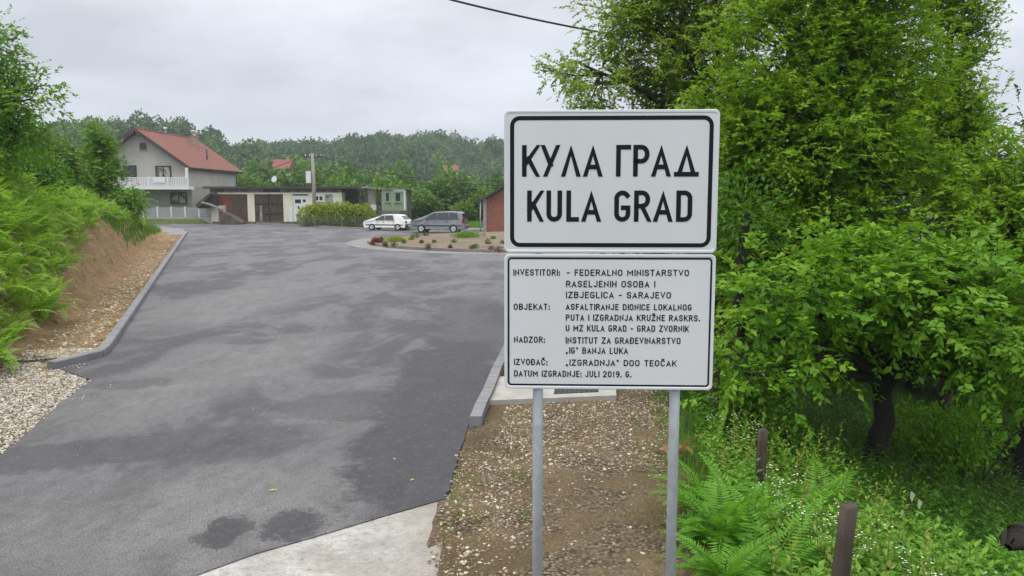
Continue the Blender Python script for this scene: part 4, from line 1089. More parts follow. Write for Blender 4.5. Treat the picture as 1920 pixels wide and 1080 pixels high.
# ------------------------------------------------------------------ cars
def car_body(prof, w, tuck, zmid):
    """side profile (x, z) swept across the width with tumblehome above zmid and rounded flanks"""
    bm = bmesh.new(); n = len(prof)
    zmax = max(p[1] for p in prof)
    ys = [-1, -.965, -.86, -.5, 0, .5, .86, .965, 1]
    rows = []
    for q in ys:
        row = []
        for (x, z) in prof:
            k = max(0, (z - zmid) / (zmax - zmid)); ww = w - tuck * k
            lift = 0 if abs(q) < .9 else (.0 if abs(q) < .98 else 1)
            zz = z - (.03 * lift if z > zmid else 0); xx = x * (1 - .012 * lift)
            row.append(bm.verts.new((xx, q * ww, zz)))
        rows.append(row)
    for a, b in zip(rows[:-1], rows[1:]):
        for i in range(n):
            j = (i + 1) % n; f = bm.faces.new((a[i], a[j], b[j], b[i])); f.smooth = True
    bm.faces.new(rows[0]); bm.faces.new(list(reversed(rows[-1])))
    bmesh.ops.triangulate(bm, faces=[f for f in bm.faces if len(f.verts) > 4])
    bmesh.ops.recalc_face_normals(bm, faces=bm.faces)
    return bm
def arch(cx, r, z0, n=8):
    return [(cx + r * math.cos(PI * k / n), z0 + r * math.sin(PI * k / n)) for k in range(n + 1)]
def make_car(o, p):
    w, tk, zm = p['w'], p['tuck'], p['belt']
    wr = p['wheel']; wx = p['axles']
    # outline runs from rear bottom forward over the arches, up the nose and back along the roof; +x is the nose
    prof = [(p['x0'] + .05, p['sill'])] + list(reversed(arch(wx[0], wr * 1.13, p['sill'] + .03))) + list(reversed(arch(wx[1], wr * 1.13, p['sill'] + .03))) + [(p['x1'] - .04, p['sill'])] + p['top']
    bm = car_body(prof, w, tk, zm); me = bpy.data.meshes.new('body'); bm.to_mesh(me); bm.free(); link('body', me, p['paint'], o)
    zr = max(q[1] for q in p['top'])
    def yw(z): return w - tk * max(0, (z - zm) / (zr - zm))
    for gl in p['side_glass']:
        for s in (1, -1):
            bm = bmesh.new(); A = [bm.verts.new((x * (1 - .012), s * (yw(z) + .006), z)) for x, z in gl]; bm.faces.new(A)
            B = [bm.verts.new((x * (1 - .012), s * (yw(z) - .02), z)) for x, z in gl]
            for i in range(len(A)): bm.faces.new((A[i], A[(i + 1) % len(A)], B[(i + 1) % len(A)], B[i]))
            bmesh.ops.recalc_face_normals(bm, faces=bm.faces)
            me = bpy.data.meshes.new('side_window'); bm.to_mesh(me); bm.free(); link('side_window', me, M['glass'], o)
    for nm, (xa, za, xb, zb2) in (('windscreen', p['ws']), ('rear_window', p['rw'])):
        nx_ = (zb2 - za); nz_ = -(xb - xa); ln = math.hypot(nx_, nz_); nx_, nz_ = nx_ / ln * .02, nz_ / ln * .02
        if nz_ < 0: nx_, nz_ = -nx_, -nz_
        ya, yb2 = yw(za) * .86, yw(zb2) * .84
        MB().hexa([(xa - nx_, -ya, za - nz_), (xa - nx_, ya, za - nz_), (xb - nx_, yb2, zb2 - nz_), (xb - nx_, -yb2, zb2 - nz_), (xa + nx_, -ya, za + nz_), (xa + nx_, ya, za + nz_), (xb + nx_, yb2, zb2 + nz_), (xb + nx_, -yb2, zb2 + nz_)]).build(nm, M['glass'], o)
    for i, cx in enumerate(wx):
        for s in (1, -1):
            yo = s * (w - .09)
            wl_ = empty('wheel', (cx, yo, wr)); wl_.parent = o
            MB().tube([(0, -.095, 0), (0, -.075, 0), (0, .075, 0), (0, .095, 0)], [wr * .9, wr, wr, wr * .9], 20).build('tyre', M['tyre'], wl_)
            mb = MB(); mb.tube([(0, -.1, 0), (0, .1, 0)], wr * .63, 16)
            for k in range(5):
                a = k * 2 * PI / 5; mb.box(-.02, .02, -.108, .108, -.02, .02)
            mb.build('rim', M['hub'], wl_)
    for nm, (xa, xb, za, zb2), mt in p['ends']:
        MB().box(xa, xb, -w * .985, w * .985, za, zb2).build(nm, mt, o, bevel=.02)
    for nm, (xa, xb, y0, y1, za, zb2), mt in p['pair']:
        for s in (1, -1): MB().box(xa, xb, min(s * y0, s * y1), max(s * y0, s * y1), za, zb2).build(nm, mt, o)
    if 'strip' in p:
        for s in (1, -1): MB().box(p['x0'] + .25, p['x1'] - .25, s * w - .012, s * w + .012, p['strip'] - .035, p['strip'] + .035).build('side_strip', M['car_trim'], o)
    for x in p['handles']:
        for s in (1, -1): MB().box(x, x + .16, s * w - .01, s * w + .022, zm - .14, zm - .105).build('door_handle', M['car_trim'], o)
    for nm, pts in p.get('rails', []):
        for s in (1, -1): MB().tube([(x, s * (yw(zr) - .08), z) for x, z in pts], .02, 6).build(nm, M['car_trim'], o)
    return o
def car_at(px, py, name, label, yaw):
    p = G(px, py); o = empty(name, (p.x, p.y, hz(p.x, p.y) + .04), label, 'car', rz=math.radians(yaw)); o.location.z = .004; return o
white = dict(w=.82, tuck=.17, belt=.88, wheel=.29, sill=.24, x0=-2.0, x1=1.98, axles=(-1.28, 1.18), paint=M['car_white'],
    top=[(1.99, .42), (1.98, .72), (1.90, .81), (1.05, .91), (.92, .93), (.24, 1.36), (.0, 1.395), (-.9, 1.40), (-1.38, 1.36), (-1.50, 1.32), (-1.92, .90), (-1.99, .82), (-2.0, .42)],
    side_glass=[[(.80, .93), (.25, 1.30), (-.02, 1.335), (-.02, .93)], [(-.09, .93), (-.09, 1.335), (-.78, 1.335), (-.93, .93)]],
    ws=(.86, .955, .28, 1.335), rw=(-1.56, 1.275, -1.86, .985),
    ends=[('bumper', (1.9, 2.05, .30, .52), M['car_trim']), ('bumper', (-2.07, -1.92, .30, .55), M['car_trim'])],
    pair=[('tail_light', (-2.03, -1.95, .5, .79, .66, .84), M['car_trim']), ('headlight', (1.93, 2.0, .42, .74, .56, .72), M['lamp_clear']), ('mirror', (.62, .76, .80, .95, .92, 1.04), M['car_trim'])],
    strip=.50, handles=(-.02, -.95))
c1 = make_car(car_at(727, 431.5, 'parked_car', 'small white hatchback car parked by the roundabout nearest the hedge', 180 - 14), white)
MB().box(-2.075, -2.068, -.26, .26, .36, .47).build('number_plate', M['white_paint'], c1)
silver = dict(w=.90, tuck=.19, belt=.98, wheel=.325, sill=.27, x0=-2.28, x1=2.25, axles=(-1.40, 1.32), paint=M['car_silver'],
    top=[(2.27, .45), (2.25, .76), (2.12, .92), (1.25, 1.05), (.48, 1.52), (.15, 1.60), (-1.2, 1.645), (-1.85, 1.60), (-2.02, 1.52), (-2.22, 1.0), (-2.27, .85), (-2.27, .45)],
    side_glass=[[(1.0, 1.06), (.40, 1.48), (.02, 1.53), (.02, 1.06)], [(-.05, 1.06), (-.05, 1.535), (-.95, 1.55), (-.95, 1.06)], [(-1.02, 1.06), (-1.02, 1.55), (-1.72, 1.51), (-1.82, 1.08)]],
    ws=(1.17, 1.085, .5, 1.495), rw=(-2.04, 1.47, -2.2, 1.06),
    ends=[('bumper', (2.18, 2.32, .3, .55), M['car_silver']), ('bumper', (-2.36, -2.2, .32, .62), M['car_silver'])],
    pair=[('tail_light', (-2.27, -2.12, .72, .9, .78, 1.12), M['lamp_red']), ('headlight', (2.1, 2.24, .5, .86, .66, .82), M['lamp_clear']), ('mirror', (.82, .98, .90, 1.06, 1.04, 1.17), M['car_silver'])],
    strip=.56, handles=(.1, -.9), rails=[('roof_rail', [(.1, 1.61), (0, 1.66), (-1.5, 1.69), (-1.7, 1.62)])])
silver['paint'] = M['car_silver']
c2 = make_car(car_at(824, 436, 'parked_car', 'silver grey estate car parked between the white car and the brick shed', 180 - 9), silver)
c2.scale = (1, 1, 1.07)
MB().box(-2.375, -2.365, -.26, .26, .55, .66).build('number_plate', M['white_paint'], c2)
# pale rail between car and shed
rp_ = at(868, 429, 70); rq_ = at(908, 429, 70)
rail = empty('low_rail', (rp_.x, 70, 0), 'low white rail at the meadow edge between silver car and brick shed', 'rail')
MB().box(0, rq_.x - rp_.x, -.05, .05, .10, .26).build('beam', M['white_paint'], rail)
for f in (.1, .9): MB().box((rq_.x - rp_.x) * f - .06, (rq_.x - rp_.x) * f + .06, -.045, .045, -.1, .098).build('foot', M['concrete'], rail)

# ------------------------------------------------------------------ pole and wires
pb = at(587, 300, 84)
pole = empty('utility_pole', (pb.x, 84, 0), 'grey wooden utility pole with a white meter box behind the hedge', 'pole')
ph = at(585, 287, 84).z
MB().tube([(0.05, 0, -.3), (0, 0, ph * .5), (-.04, 0, ph)], [.23, .2, .16], 12).build('shaft', plain('pole_wood', (.30, .27, .24), .9, .25, 3, stretch=(3, 3, .3)), pole)
MB().box(-.9, .9, -.06, .06, ph - .45, ph - .33).build('crossarm', M['darkroof'], pole)
for xx in (-.8, -.35, .35, .8): MB().tube([(xx, 0, ph - .33), (xx, 0, ph - .13)], [.05, .03], 8).build('insulator', M['white_paint'], pole)
zb0, zb1 = at(585, 343, 84).z, at(585, 321, 84).z
MB().box(-.72, -.23, -.3, .1, zb0, zb1).build('meter_box', M['white_paint'], pole)
def wire(name, a, b, sag, r, label):
    a, b = Vector(a), Vector(b); n = 24
    o = MB().tube([(a.lerp(b, k / n) - Vector((0, 0, sag * 4 * (k / n) * (1 - k / n)))) for k in range(n + 1)], r, 5).build(name, M['wire']); return tag(o, label, 'cable')
top = Vector((pb.x, 84, ph))
for xx, zz in ((-.8, -.12), (-.35, -.16)): pass
wire('power_cable', top + Vector((-.8, 0, -.12)), Vector((eR.x + .1, yb - 1, eR.z - .1)), .55, .035, 'dark cable from the utility pole to the red roofed house')
wire('power_cable', top + Vector((.35, 0, -.12)), at(1110, 345, 62), 1.2, .035, 'dark cable sagging from the utility pole away behind the sign')
wire('power_cable', at(700, -40, 16.5), at(1240, 78, 20.5), .12, .024, 'thick black overhead cable running into the treetop at the top')

# ------------------------------------------------------------------ distant houses and mast
def far_house(px, pz_top, d, w, dpth, hw, hr, label, wallm):
    p = at(px, pz_top, d); zr = p.z
    o = empty('house', (p.x, d, zr - hr - hw), label, 'house', 'far houses among the trees')
    MB().box(-w / 2, w / 2, 0, dpth, -3, hw).build('wall', wallm, o)
    mb = MB(); mb.prism([(-.5, hw), (dpth + .5, hw), (dpth / 2, hw + hr)], 'x', -w / 2 - .5, w / 2 + .5); r = mb.build('roof', M['tiles'], o)
    MB().box(w * .2, w * .2 + .6, dpth / 2 + .4, dpth / 2 + 1, hw + hr - 1, hw + hr + .6).build('chimney', M['chimney'], r)
    for k in (-.28, .12): 
        window(o, w * k, w * k + 1.2, hw - 1.9, hw - .6, -.02, M['white_paint'], M['glass'], 1, .1)
far_house(521, 298, 165, 3.6, 6, 3, 2.0, 'distant house with red roof half hidden by trees above the garage', M['cream'])
far_house(846, 310, 300, 4.2, 6, 2.6, 2.2, 'tiny distant house with red roof high on the wooded hillside', M['white_paint'])
mp = at(846, 240, 470); mzb = hz(mp.x, 470)
mast = empty('radio_mast', (mp.x, 470, mzb), 'thin grey radio mast rising from the wooded ridge', 'mast')
MB().tube([(0, 0, 0), (0, 0, mp.z - mzb)], [.5, .22], 6).build('shaft', M['grey_fence'], mast)
MB().box(-.7, .7, -.1, .1, mp.z - mzb - 2.5, mp.z - mzb - 2.2).build('antenna', M['grey_fence'], mast)

# ------------------------------------------------------------------ hedge with mesh fence
hd = 80.5
h0, h1 = at(570, 400, hd), at(691, 400, hd)
rng = np.random.default_rng(31)
hedge = empty('hedge', ((h0.x + h1.x) / 2, hd, 0), 'rounded yellow green hedge between the garage and the white car', 'hedge')
hw_ = (h1.x - h0.x) / 2
lobes = [(hw_ * f, 0, .9 + .2 * math.cos(f * 1.3), 1.05, .9, 1.25 * (1 - .15 * abs(f) ** 3) + .12 * math.sin(f * 9)) for f in np.linspace(-.9, .9, 8)]
C, O = lobe_points(rng, lobes, 9000, .22); C[:, 2] = np.maximum(C[:, 2], .02)
Dv = norm(O + rng.normal(size=C.shape) * .7); Nv = norm(rng.normal(size=C.shape) + np.array([0, -.3, .8]))
c = Cloud(); ll = .16 + .14 * rng.random(len(C)); c.add(*leaves(C, Dv, Nv, ll, ll * .6, rich=False)); c.build('foliage', M['hedge'], hedge)
tw = Cloud(); A = np.stack([rng.uniform(-hw_ * .9, hw_ * .9, 60), rng.normal(size=60) * .3, np.zeros(60)], -1); tw.add(*twig_prisms(A, A + rng.normal(size=A.shape) * .3 + np.array([0, 0, 1.2]), .03, .01)); tw.build('stems', M['bark'], hedge)
mf = empty('mesh_fence', (h0.x, hd - 1.5, 0), 'low green wire mesh fence on thin posts before the hedge', 'fence')
FL = h1.x - h0.x + .3; mb = MB()
for i in range(int(FL / .16)): mb.box(i * .16, i * .16 + .016, -.008, .008, .05, 1.0)
for k in range(8): mb.box(0, FL, -.008, .008, .05 + k * .135, .066 + k * .135)
mb.build('mesh', M['mesh_wire'], mf)
for i in range(6): MB().box(i * FL / 5 - .035, i * FL / 5 + .035, .01, .08, -.1, 1.1).build('post', M['mesh_wire'], mf)

# ------------------------------------------------------------------ roundabout planting
rng = np.random.default_rng(44)
reds = leafmat('red_brown_leaf', (.36, .05, .05), (.22, .05, .03), trans=.2)
brown = leafmat('brown_shrub_leaf', (.07, .035, .018), (.10, .07, .03), trans=.2)
def shrub(name, px, py, w, h, mat, n, ls, label, cat, group=None, spiky=False):
    p = G(px, py, .3); z = float(island_z(p.x, p.y)); o = empty(name, (p.x, p.y, z - .02), label, cat, group)
    if spiky:
        P = np.stack([rng.normal(size=n) * w * .22, rng.normal(size=n) * w * .18, np.zeros(n)], -1)
        v, f = blades(P, rng, h, .06, 1.0)
    else:
        n = n * 2; ls = ls * .62; C, O = lobe_points(rng, [(0, 0, h * .5, w / 2, w / 2, h / 2)], n, .5); l = ls * (.6 + .7 * rng.random(n))
        v, f = leaves(C, norm(O + rng.normal(size=C.shape) * .6), norm(rng.normal(size=C.shape) + np.array([0, 0, .8])), l, l * .6, rich=False)
    c = Cloud(); c.add(v, f); c.build('foliage', mat, o)
    A = np.zeros((5, 3)); B = np.stack([rng.normal(size=5) * w * .2, rng.normal(size=5) * w * .2, np.full(5, h * .6)], -1)
    tw = Cloud(); tw.add(*twig_prisms(A, B, .02, .008)); tw.build('stems', M['bark'], o); return o
shrub('flower_bush', 705, 450.5, .5, .36, reds, 260, .13, 'small red leaved flower bush at the left end of the roundabout bed', 'bush')
shrub('flower_bush', 714.5, 450, .36, .34, brown, 160, .12, 'dark maroon bush just right of the red flower bush', 'bush')
shrub('grass_tuft', 742, 450, 1.4, .34, M['hedge'], 240, .1, 'pale green tall grass clump before the white car', 'grass clump', spiky=True)
shrub('grass_tuft', 876, 449, 2.0, .42, M['grass'], 260, .1, 'green grass clump on the bed before the silver estate car', 'grass clump', spiky=True)
sm = [(698, 450, 0), (722, 453, 0), (739, 454, 0), (757, 451, 1), (772, 447, 1), (775, 443, 1), (790, 452, 0), (803, 458, 0), (814, 452, 1), (844, 458, 0), (851, 453, 1), (885, 460, 0), (893, 459, 1), (915, 455, 1), (921, 461, 0), (925, 450, 1), (941, 455, 1), (935, 463, 0), (798, 441, 0), (783, 444, 1)]
for px, py, kd in sm:
    shrub('bedding_plant', px, py + 2, .26 + .16 * rng.random(), .17 + .11 * rng.random(), brown if kd == 0 else M['leaf_deep'], 90, .11,
          'small dark brown seedling on the bare soil of the roundabout bed' if kd == 0 else 'small green seedling on the bare soil of the roundabout bed', 'seedling', 'brown seedlings on the roundabout bed' if kd == 0 else 'green seedlings on the roundabout bed')

# ------------------------------------------------------------------ right-hand trees
def lob(px, py, d, rx, ry, rz): p = at(px, py, d); return (p.x, p.y, p.z, rx, ry, rz)
def base_at(px, d): x = at(px, 600, d).x; return (x, d, hz(x, d))
# small fruit tree in front: dark trunk, broad leaves
tb = base_at(1640, 12.0); tb = (tb[0], 12.0, tb[2])
tree('fruit_tree', 'low spreading fruit tree with broad leaves and dark trunk in front of taller trees', 'tree', tb,
     [lob(1500, 560, 11.2, 1.25, 1.0, .75), lob(1760, 560, 11.2, 1.4, 1.1, .8), lob(1640, 520, 12.0, 1.3, 1.2, .75), lob(1420, 650, 10.6, .72, .6, .5), lob(1860, 600, 10.4, .9, .8, .6), lob(1590, 640, 11.6, 1.0, .9, .45), lob(1830, 520, 11.4, .9, .9, .7), lob(1500, 690, 10.4, .5, .45, .28), lob(1395, 715, 10.2, .38, .4, .3), lob(1760, 650, 11.2, .8, .7, .4), lob(1880, 680, 11, .7, .7, .4)],
     101, None, M['leaf_fruit'], M['bark_dark'], tb[2] + 1.25, .17, 270, 8, 13, .30, .42, .115, .58, droop=.15, up=.05, group=None, lean=(.12, 0))
# olive-leaved tree that spreads over the sign
tree('walnut_tree', 'tall tree with drooping olive leaves spreading over the top of the sign', 'tree', base_at(1400, 18.0),
     [lob(1130, 150, 17.5, 1.15, 1.2, .8), lob(1235, 95, 18, 1.35, 1.5, 1.2), lob(1200, 30, 18, 1.1, 1.2, 1.0), lob(1310, 160, 18.5, 1.2, 1.4, 1.2), lob(1330, 20, 18.5, 1.3, 1.4, 1.3), lob(1080, 130, 17.3, .55, .6, .45), lob(1290, -90, 18.5, 1.7, 1.7, 1.3)],
     102, None, M['leaf_olive'], M['bark'], 3.6, .2, 420, 9, 15, .36, .46, .102, .46, droop=.22, up=.15, limb_frac=.4)
# dense bright tree beside the sign
tree('leafy_tree', 'dense bright green tree directly right of the sign, the broadest of the clump', 'tree', base_at(1475, 14.2),
     [lob(1420, 330, 14, 1.15, 1.1, 1.6), lob(1540, 240, 14.2, 1.5, 1.4, 1.7), lob(1480, 100, 14.5, 1.3, 1.2, 1.5), lob(1640, 130, 14.6, 1.15, 1.2, 1.5), lob(1600, 10, 14.5, 1.3, 1.3, 1.3), lob(1390, 500, 13.8, .8, .9, 1.3), lob(1640, 360, 14.2, 1.3, 1.2, 1.2), lob(1380, 210, 14.2, .8, .9, 1.0), lob(1560, -150, 14.5, 1.7, 1.6, 1.4)],
     103, None, M['leaf_bright'], M['bark_dark'], 1.6, .19, 1050, 10, 16, .33, .40, .086, .55, droop=.12, up=.3, limb_frac=.4)
# upright tree towards the right
tree('upright_tree', 'upright tree with ascending branches and sky gaps near the right edge', 'tree', base_at(1780, 16.5),
     [lob(1780, 80, 16.5, .62, .7, 1.6), lob(1828, 40, 16.5, .28, .4, 1.2), lob(1760, 260, 16.3, .9, .9, 1.1), lob(1815, 240, 16.2, .45, .6, .9), lob(1712, 230, 16.5, .55, .6, 1.1), lob(1780, -90, 16.5, .7, .8, 1.0)],
     104, None, M['leaf_bright'], M['bark'], 2.2, .15, 380, 9, 15, .27, .44, .086, .5, droop=.1, up=.65, limb_frac=.5)
tree('leafy_tree', 'rounded light green tree cut off by the right edge of the view', 'tree', base_at(1935, 13.2),
     [lob(1930, 350, 13, .85, .9, .95), lob(1870, 420, 12.8, .85, .9, .9), lob(1960, 480, 12.8, 1.1, 1.0, 1.4), lob(1990, 260, 13.2, .5, .6, .6), lob(2110, 360, 13.2, 1.2, 1.2, 1.4), lob(1900, 560, 12.6, .7, .8, .8)],
     105, None, M['leaf_bright'], M['bark_dark'], .8, .14, 400, 9, 15, .30, .40, .088, .55, droop=.2, up=.3)
# dark trees behind the front row
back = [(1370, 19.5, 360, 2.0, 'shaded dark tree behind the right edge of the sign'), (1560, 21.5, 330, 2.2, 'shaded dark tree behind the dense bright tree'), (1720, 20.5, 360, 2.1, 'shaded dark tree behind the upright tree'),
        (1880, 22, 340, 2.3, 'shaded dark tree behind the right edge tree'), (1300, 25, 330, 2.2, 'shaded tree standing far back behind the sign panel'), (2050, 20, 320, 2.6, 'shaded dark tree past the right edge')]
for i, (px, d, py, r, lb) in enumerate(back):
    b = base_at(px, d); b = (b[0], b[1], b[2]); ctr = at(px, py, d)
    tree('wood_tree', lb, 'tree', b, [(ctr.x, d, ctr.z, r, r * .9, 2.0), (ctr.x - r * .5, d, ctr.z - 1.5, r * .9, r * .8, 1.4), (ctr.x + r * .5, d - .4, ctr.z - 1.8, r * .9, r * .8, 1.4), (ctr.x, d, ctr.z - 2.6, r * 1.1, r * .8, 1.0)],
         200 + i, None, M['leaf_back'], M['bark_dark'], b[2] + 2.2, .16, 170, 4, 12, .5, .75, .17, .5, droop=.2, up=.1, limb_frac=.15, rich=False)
# thin trunks seen under the crowns
for px, d, r, h, lb in ((1386, 12.6, .10, 3.2, 'slim black trunk standing just right of the sign'), (1352, 15.0, .08, 3.2, 'slim dark trunk half hidden by the right edge of the sign')):
    b = base_at(px, d); V, Fc = tube_np([[.0, 0, -.2], [.02, 0, h * .3], [-.03, 0, h * .65], [.06, 0, h]], [r * 1.2, r, r * .85, r * .6], 10)
    o = empty('young_tree', b, lb, 'tree'); mesh_np('trunk', V, Fc, M['bark_dark'], o, smooth=True)
    C, O = lobe_points(np.random.default_rng(int(px)), [(0, 0, h, .8, .8, .8)], 900, .5)
    r_ = np.random.default_rng(9); cl = Cloud(); cl.add(*leaves(C, norm(O + r_.normal(size=C.shape) * .6), norm(r_.normal(size=C.shape) + np.array([0, 0, .9])), .11, np.full(len(C), .05))); cl.build('crown', M['leaf_deep'], o)

# undergrowth bushes on the slope under the trees
def bush(name, px, py, d, w, h, mat, n, ls, seed, label):
    rng = np.random.default_rng(seed); p = at(px, py, d); b = (p.x, d, hz(p.x, d)); o = empty(name, b, label, 'bush')
    lobes = [(rng.normal() * w * .22, rng.normal() * w * .2, h * .5 + rng.normal() * h * .08, w * .36, w * .3, h * .5) for _ in range(5)]
    C, O = lobe_points(rng, lobes, n, .35); C[:, 2] = np.abs(C[:, 2]); l = ls * (.6 + .7 * rng.random(n))
    c = Cloud(); c.add(*leaves(C, norm(O * .7 + rng.normal(size=C.shape) * .6 + np.array([0, 0, .15])), norm(rng.normal(size=C.shape) * .7 + np.array([0, 0, 1.])), l, l * .5)); c.build('foliage', mat, o)
    k = 26; A = rng.normal(size=(k, 3)) * np.array([w * .12, w * .1, 0]); B = A + np.stack([rng.normal(size=k) * w * .3, rng.normal(size=k) * w * .25, h * rng.uniform(.5, 1.05, k)], -1)
    tw = Cloud(); tw.add(*twig_prisms(A, B, .014, .004)); tw.build('stems', M['bark'], o); return o
bush('bush', 1800, 760, 12.6, 2.0, 1.1, M['leaf_fruit'], 3000, .10, 1, 'bright leafy bush right of the dark fruit tree trunk')
bush('bush', 1330, 760, 12.0, 1.3, 1.3, M['leaf_deep'], 2200, .08, 3, 'green bush behind the right sign post')
bush('bush', 1405, 780, 10.9, 1.3, 1.15, M['weed'], 2400, .085, 7, 'pale green leafy bush between the two rear fence posts')
bush('bush', 1900, 700, 14.5, 2.2, 1.4, M['leaf_deep'], 2600, .11, 4, 'dark bush at the right edge under the trees')
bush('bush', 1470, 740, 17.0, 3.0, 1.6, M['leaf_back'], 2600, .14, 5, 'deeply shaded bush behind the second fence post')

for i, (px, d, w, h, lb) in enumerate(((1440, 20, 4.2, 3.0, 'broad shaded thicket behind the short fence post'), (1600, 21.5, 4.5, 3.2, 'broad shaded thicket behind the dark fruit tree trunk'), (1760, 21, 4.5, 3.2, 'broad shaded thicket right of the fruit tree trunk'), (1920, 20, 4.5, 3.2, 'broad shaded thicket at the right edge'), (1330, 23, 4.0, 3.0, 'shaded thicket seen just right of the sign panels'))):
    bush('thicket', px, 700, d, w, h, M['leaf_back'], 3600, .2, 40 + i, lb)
# ferns, weeds, grass and flowers on the right
rng = np.random.default_rng(71)
def fern_things(lst, mat, group, lbls):
    for (px, py, d, s), lb in zip(lst, lbls):
        p = at(px, py, d); b = np.array([[0., 0, 0]]); c = ferns(b, s * .9, 22, rng, npin=24, spread=1.15)
        o = empty('fern', (p.x, d, hz(p.x, d)), lb, 'fern', group); c.build('fronds', mat, o)
fern_things([(1328, 900, 7.4, .75), (1360, 930, 6.7, .85), (1410, 900, 7.0, .9), (1445, 960, 6.3, .85), (1360, 1010, 5.9, .7), (1545, 860, 8.6, .9), (1318, 955, 6.6, .42), (1480, 880, 7.9, .8)], M['fern_right'], 'ferns right of the sign',
    ['bright fern right beside the right sign post', 'large arching fern in the middle of the fern patch', 'arching fern below the short fence post', 'fern at the right side of the patch near flowers', 'low fern nearest the bottom of the fern patch', 'fern standing in front of the dark tree trunk', 'small fern touching the right sign post low down', 'fern behind the white wildflowers'])
p = at(1275, 815, 9.0); c = ferns(np.array([[0., 0, 0]]), .5, 7, rng, npin=14, spread=1.5); o = empty('fern', (p.x, 9.0, hz(p.x, 9)), 'withered orange brown fern behind the right sign post', 'fern'); c.build('fronds', M['dry'], o)

FC = np.array([[at(px, py, d).x, d] for px, py, d in ((1300, 900, 7.4), (1350, 930, 6.7), (1410, 900, 7.0), (1445, 960, 6.3), (1360, 1010, 5.9), (1545, 860, 8.6), (1290, 950, 6.6), (1480, 880, 7.9))])
def off_fern(P, r=.42): return P[(np.linalg.norm(P[:, None, :2] - FC[None], axis=2).min(1) > r) & ~((P[:, 1] < 6.0) & (P[:, 0] < 1.85))]
def right_ok(lo, hi=99):
    def f(x, y):
        e_ = x - verge_x(y); return (e_ > lo) & (e_ < hi)
    return f
P = scatter(60000, 1.2, 11, 4.2, 20, rng, right_ok(.02)); P = P[rng.random(len(P)) < np.clip(5.5 / P[:, 1], .25, 1)]
hgt = np.interp(P[:, 0] - verge_x(P[:, 1]), [0, .3, 1.5, 3], [.10, .20, .28, .2])
ee = P[:, 0] - verge_x(P[:, 1]); far_ = ee + rng.normal(size=len(P)) * .4 > 2.3; far_ &= P[:, 1] > 6.4; V, Fc = blades(P[far_], rng, hgt[far_], .011, .8); c = Cloud(); c.add(V, Fc); tag(c.build('grass', M['leaf_deep']), kind='stuff')  # inner grass takes a darker green, painting in the shade below the crowns
V, Fc = blades(P[~far_], rng, hgt[~far_], .010, .8); c = Cloud(); c.add(V, Fc)
P = scatter(1600, .6, 2.2, 4.2, 11, rng, lambda x, y: (np.abs(x - verge_x(y)) < .3)); V, Fc = blades(P, rng, .12, .006, 1.1); c.add(V, Fc)
P = scatter(2600, -1.1, .2, 4.4, 8.5, rng, lambda x, y: verge_ok(x, y) & (vnoise(x * 4, y * 3) > .25)); V, Fc = blades(P, rng, .06, .008, 1.2); c.add(V, Fc)
tag(c.build('grass', M['grass']), kind='stuff')
# leafy weeds: stems with pairs of leaves
def weeds(P, h, ls, rng, nl=9):
    n = len(P); H = h * (.55 + .7 * rng.random(n)); az = rng.random(n) * 6.28; ln = rng.random(n) * .35
    Dm = norm(np.stack([np.cos(az) * ln, np.sin(az) * ln, np.ones(n)], -1)); ts = np.linspace(.2, 1, nl)
    Pb = P[:, None] + Dm[:, None] * (H[:, None] * ts)[..., None]
    a2 = az[:, None] + np.arange(nl)[None] * 2.4 + rng.normal(size=(n, nl)) * .3
    D = norm(np.stack([np.cos(a2), np.sin(a2), .35 + .5 * ts[None] * np.ones((n, 1))], -1)); N = norm(np.stack([-.4 * np.cos(a2), -.4 * np.sin(a2), np.ones((n, nl))], -1) + rng.normal(size=(n, nl, 3)) * .2)
    L = ls * (1.15 - .6 * ts)[None] * (.7 + .6 * rng.random((n, nl)))
    c = Cloud(); c.add(*leaves(Pb.reshape(-1, 3), D.reshape(-1, 3), N.reshape(-1, 3), L.ravel(), L.ravel() * .42, droop=.25)); c.add(*twig_prisms(P, P + Dm * H[:, None], .004, .002)); return c, P + Dm * H[:, None]
P = scatter(5200, 1.3, 9, 4.2, 15, rng, right_ok(.55)); P = off_fern(P[rng.random(len(P)) < np.clip(6 / P[:, 1], .3, 1)])
far_ = (P[:, 0] - verge_x(P[:, 1])) + rng.normal(size=len(P)) * .35 > 2.2; far_ &= P[:, 1] > 6.6; c, _ = weeds(P[~far_], .46, .12, rng, 11); tag(c.build('weeds', M['weed']), kind='stuff'); c, _ = weeds(P[far_], .34, .12, rng); tag(c.build('weeds', M['leaf_deep']), kind='stuff')  # weeds under the trees coloured darker to stand in for canopy shade
P = scatter(260, 1.6, 4.2, 5.0, 9.5, rng, right_ok(.5, 2.4)); P = off_fern(P, .4); c, _ = weeds(P, .85, .075, rng, 16); tag(c.build('weeds', M['stalk_leaf']), kind='stuff')
P = scatter(1700, 1.9, 5.4, 4.4, 8.2, rng, right_ok(.7)); P = off_fern(P, .5); c, _ = weeds(P, .44, .17, rng, 10); tag(c.build('weeds', M['weed']), kind='stuff')
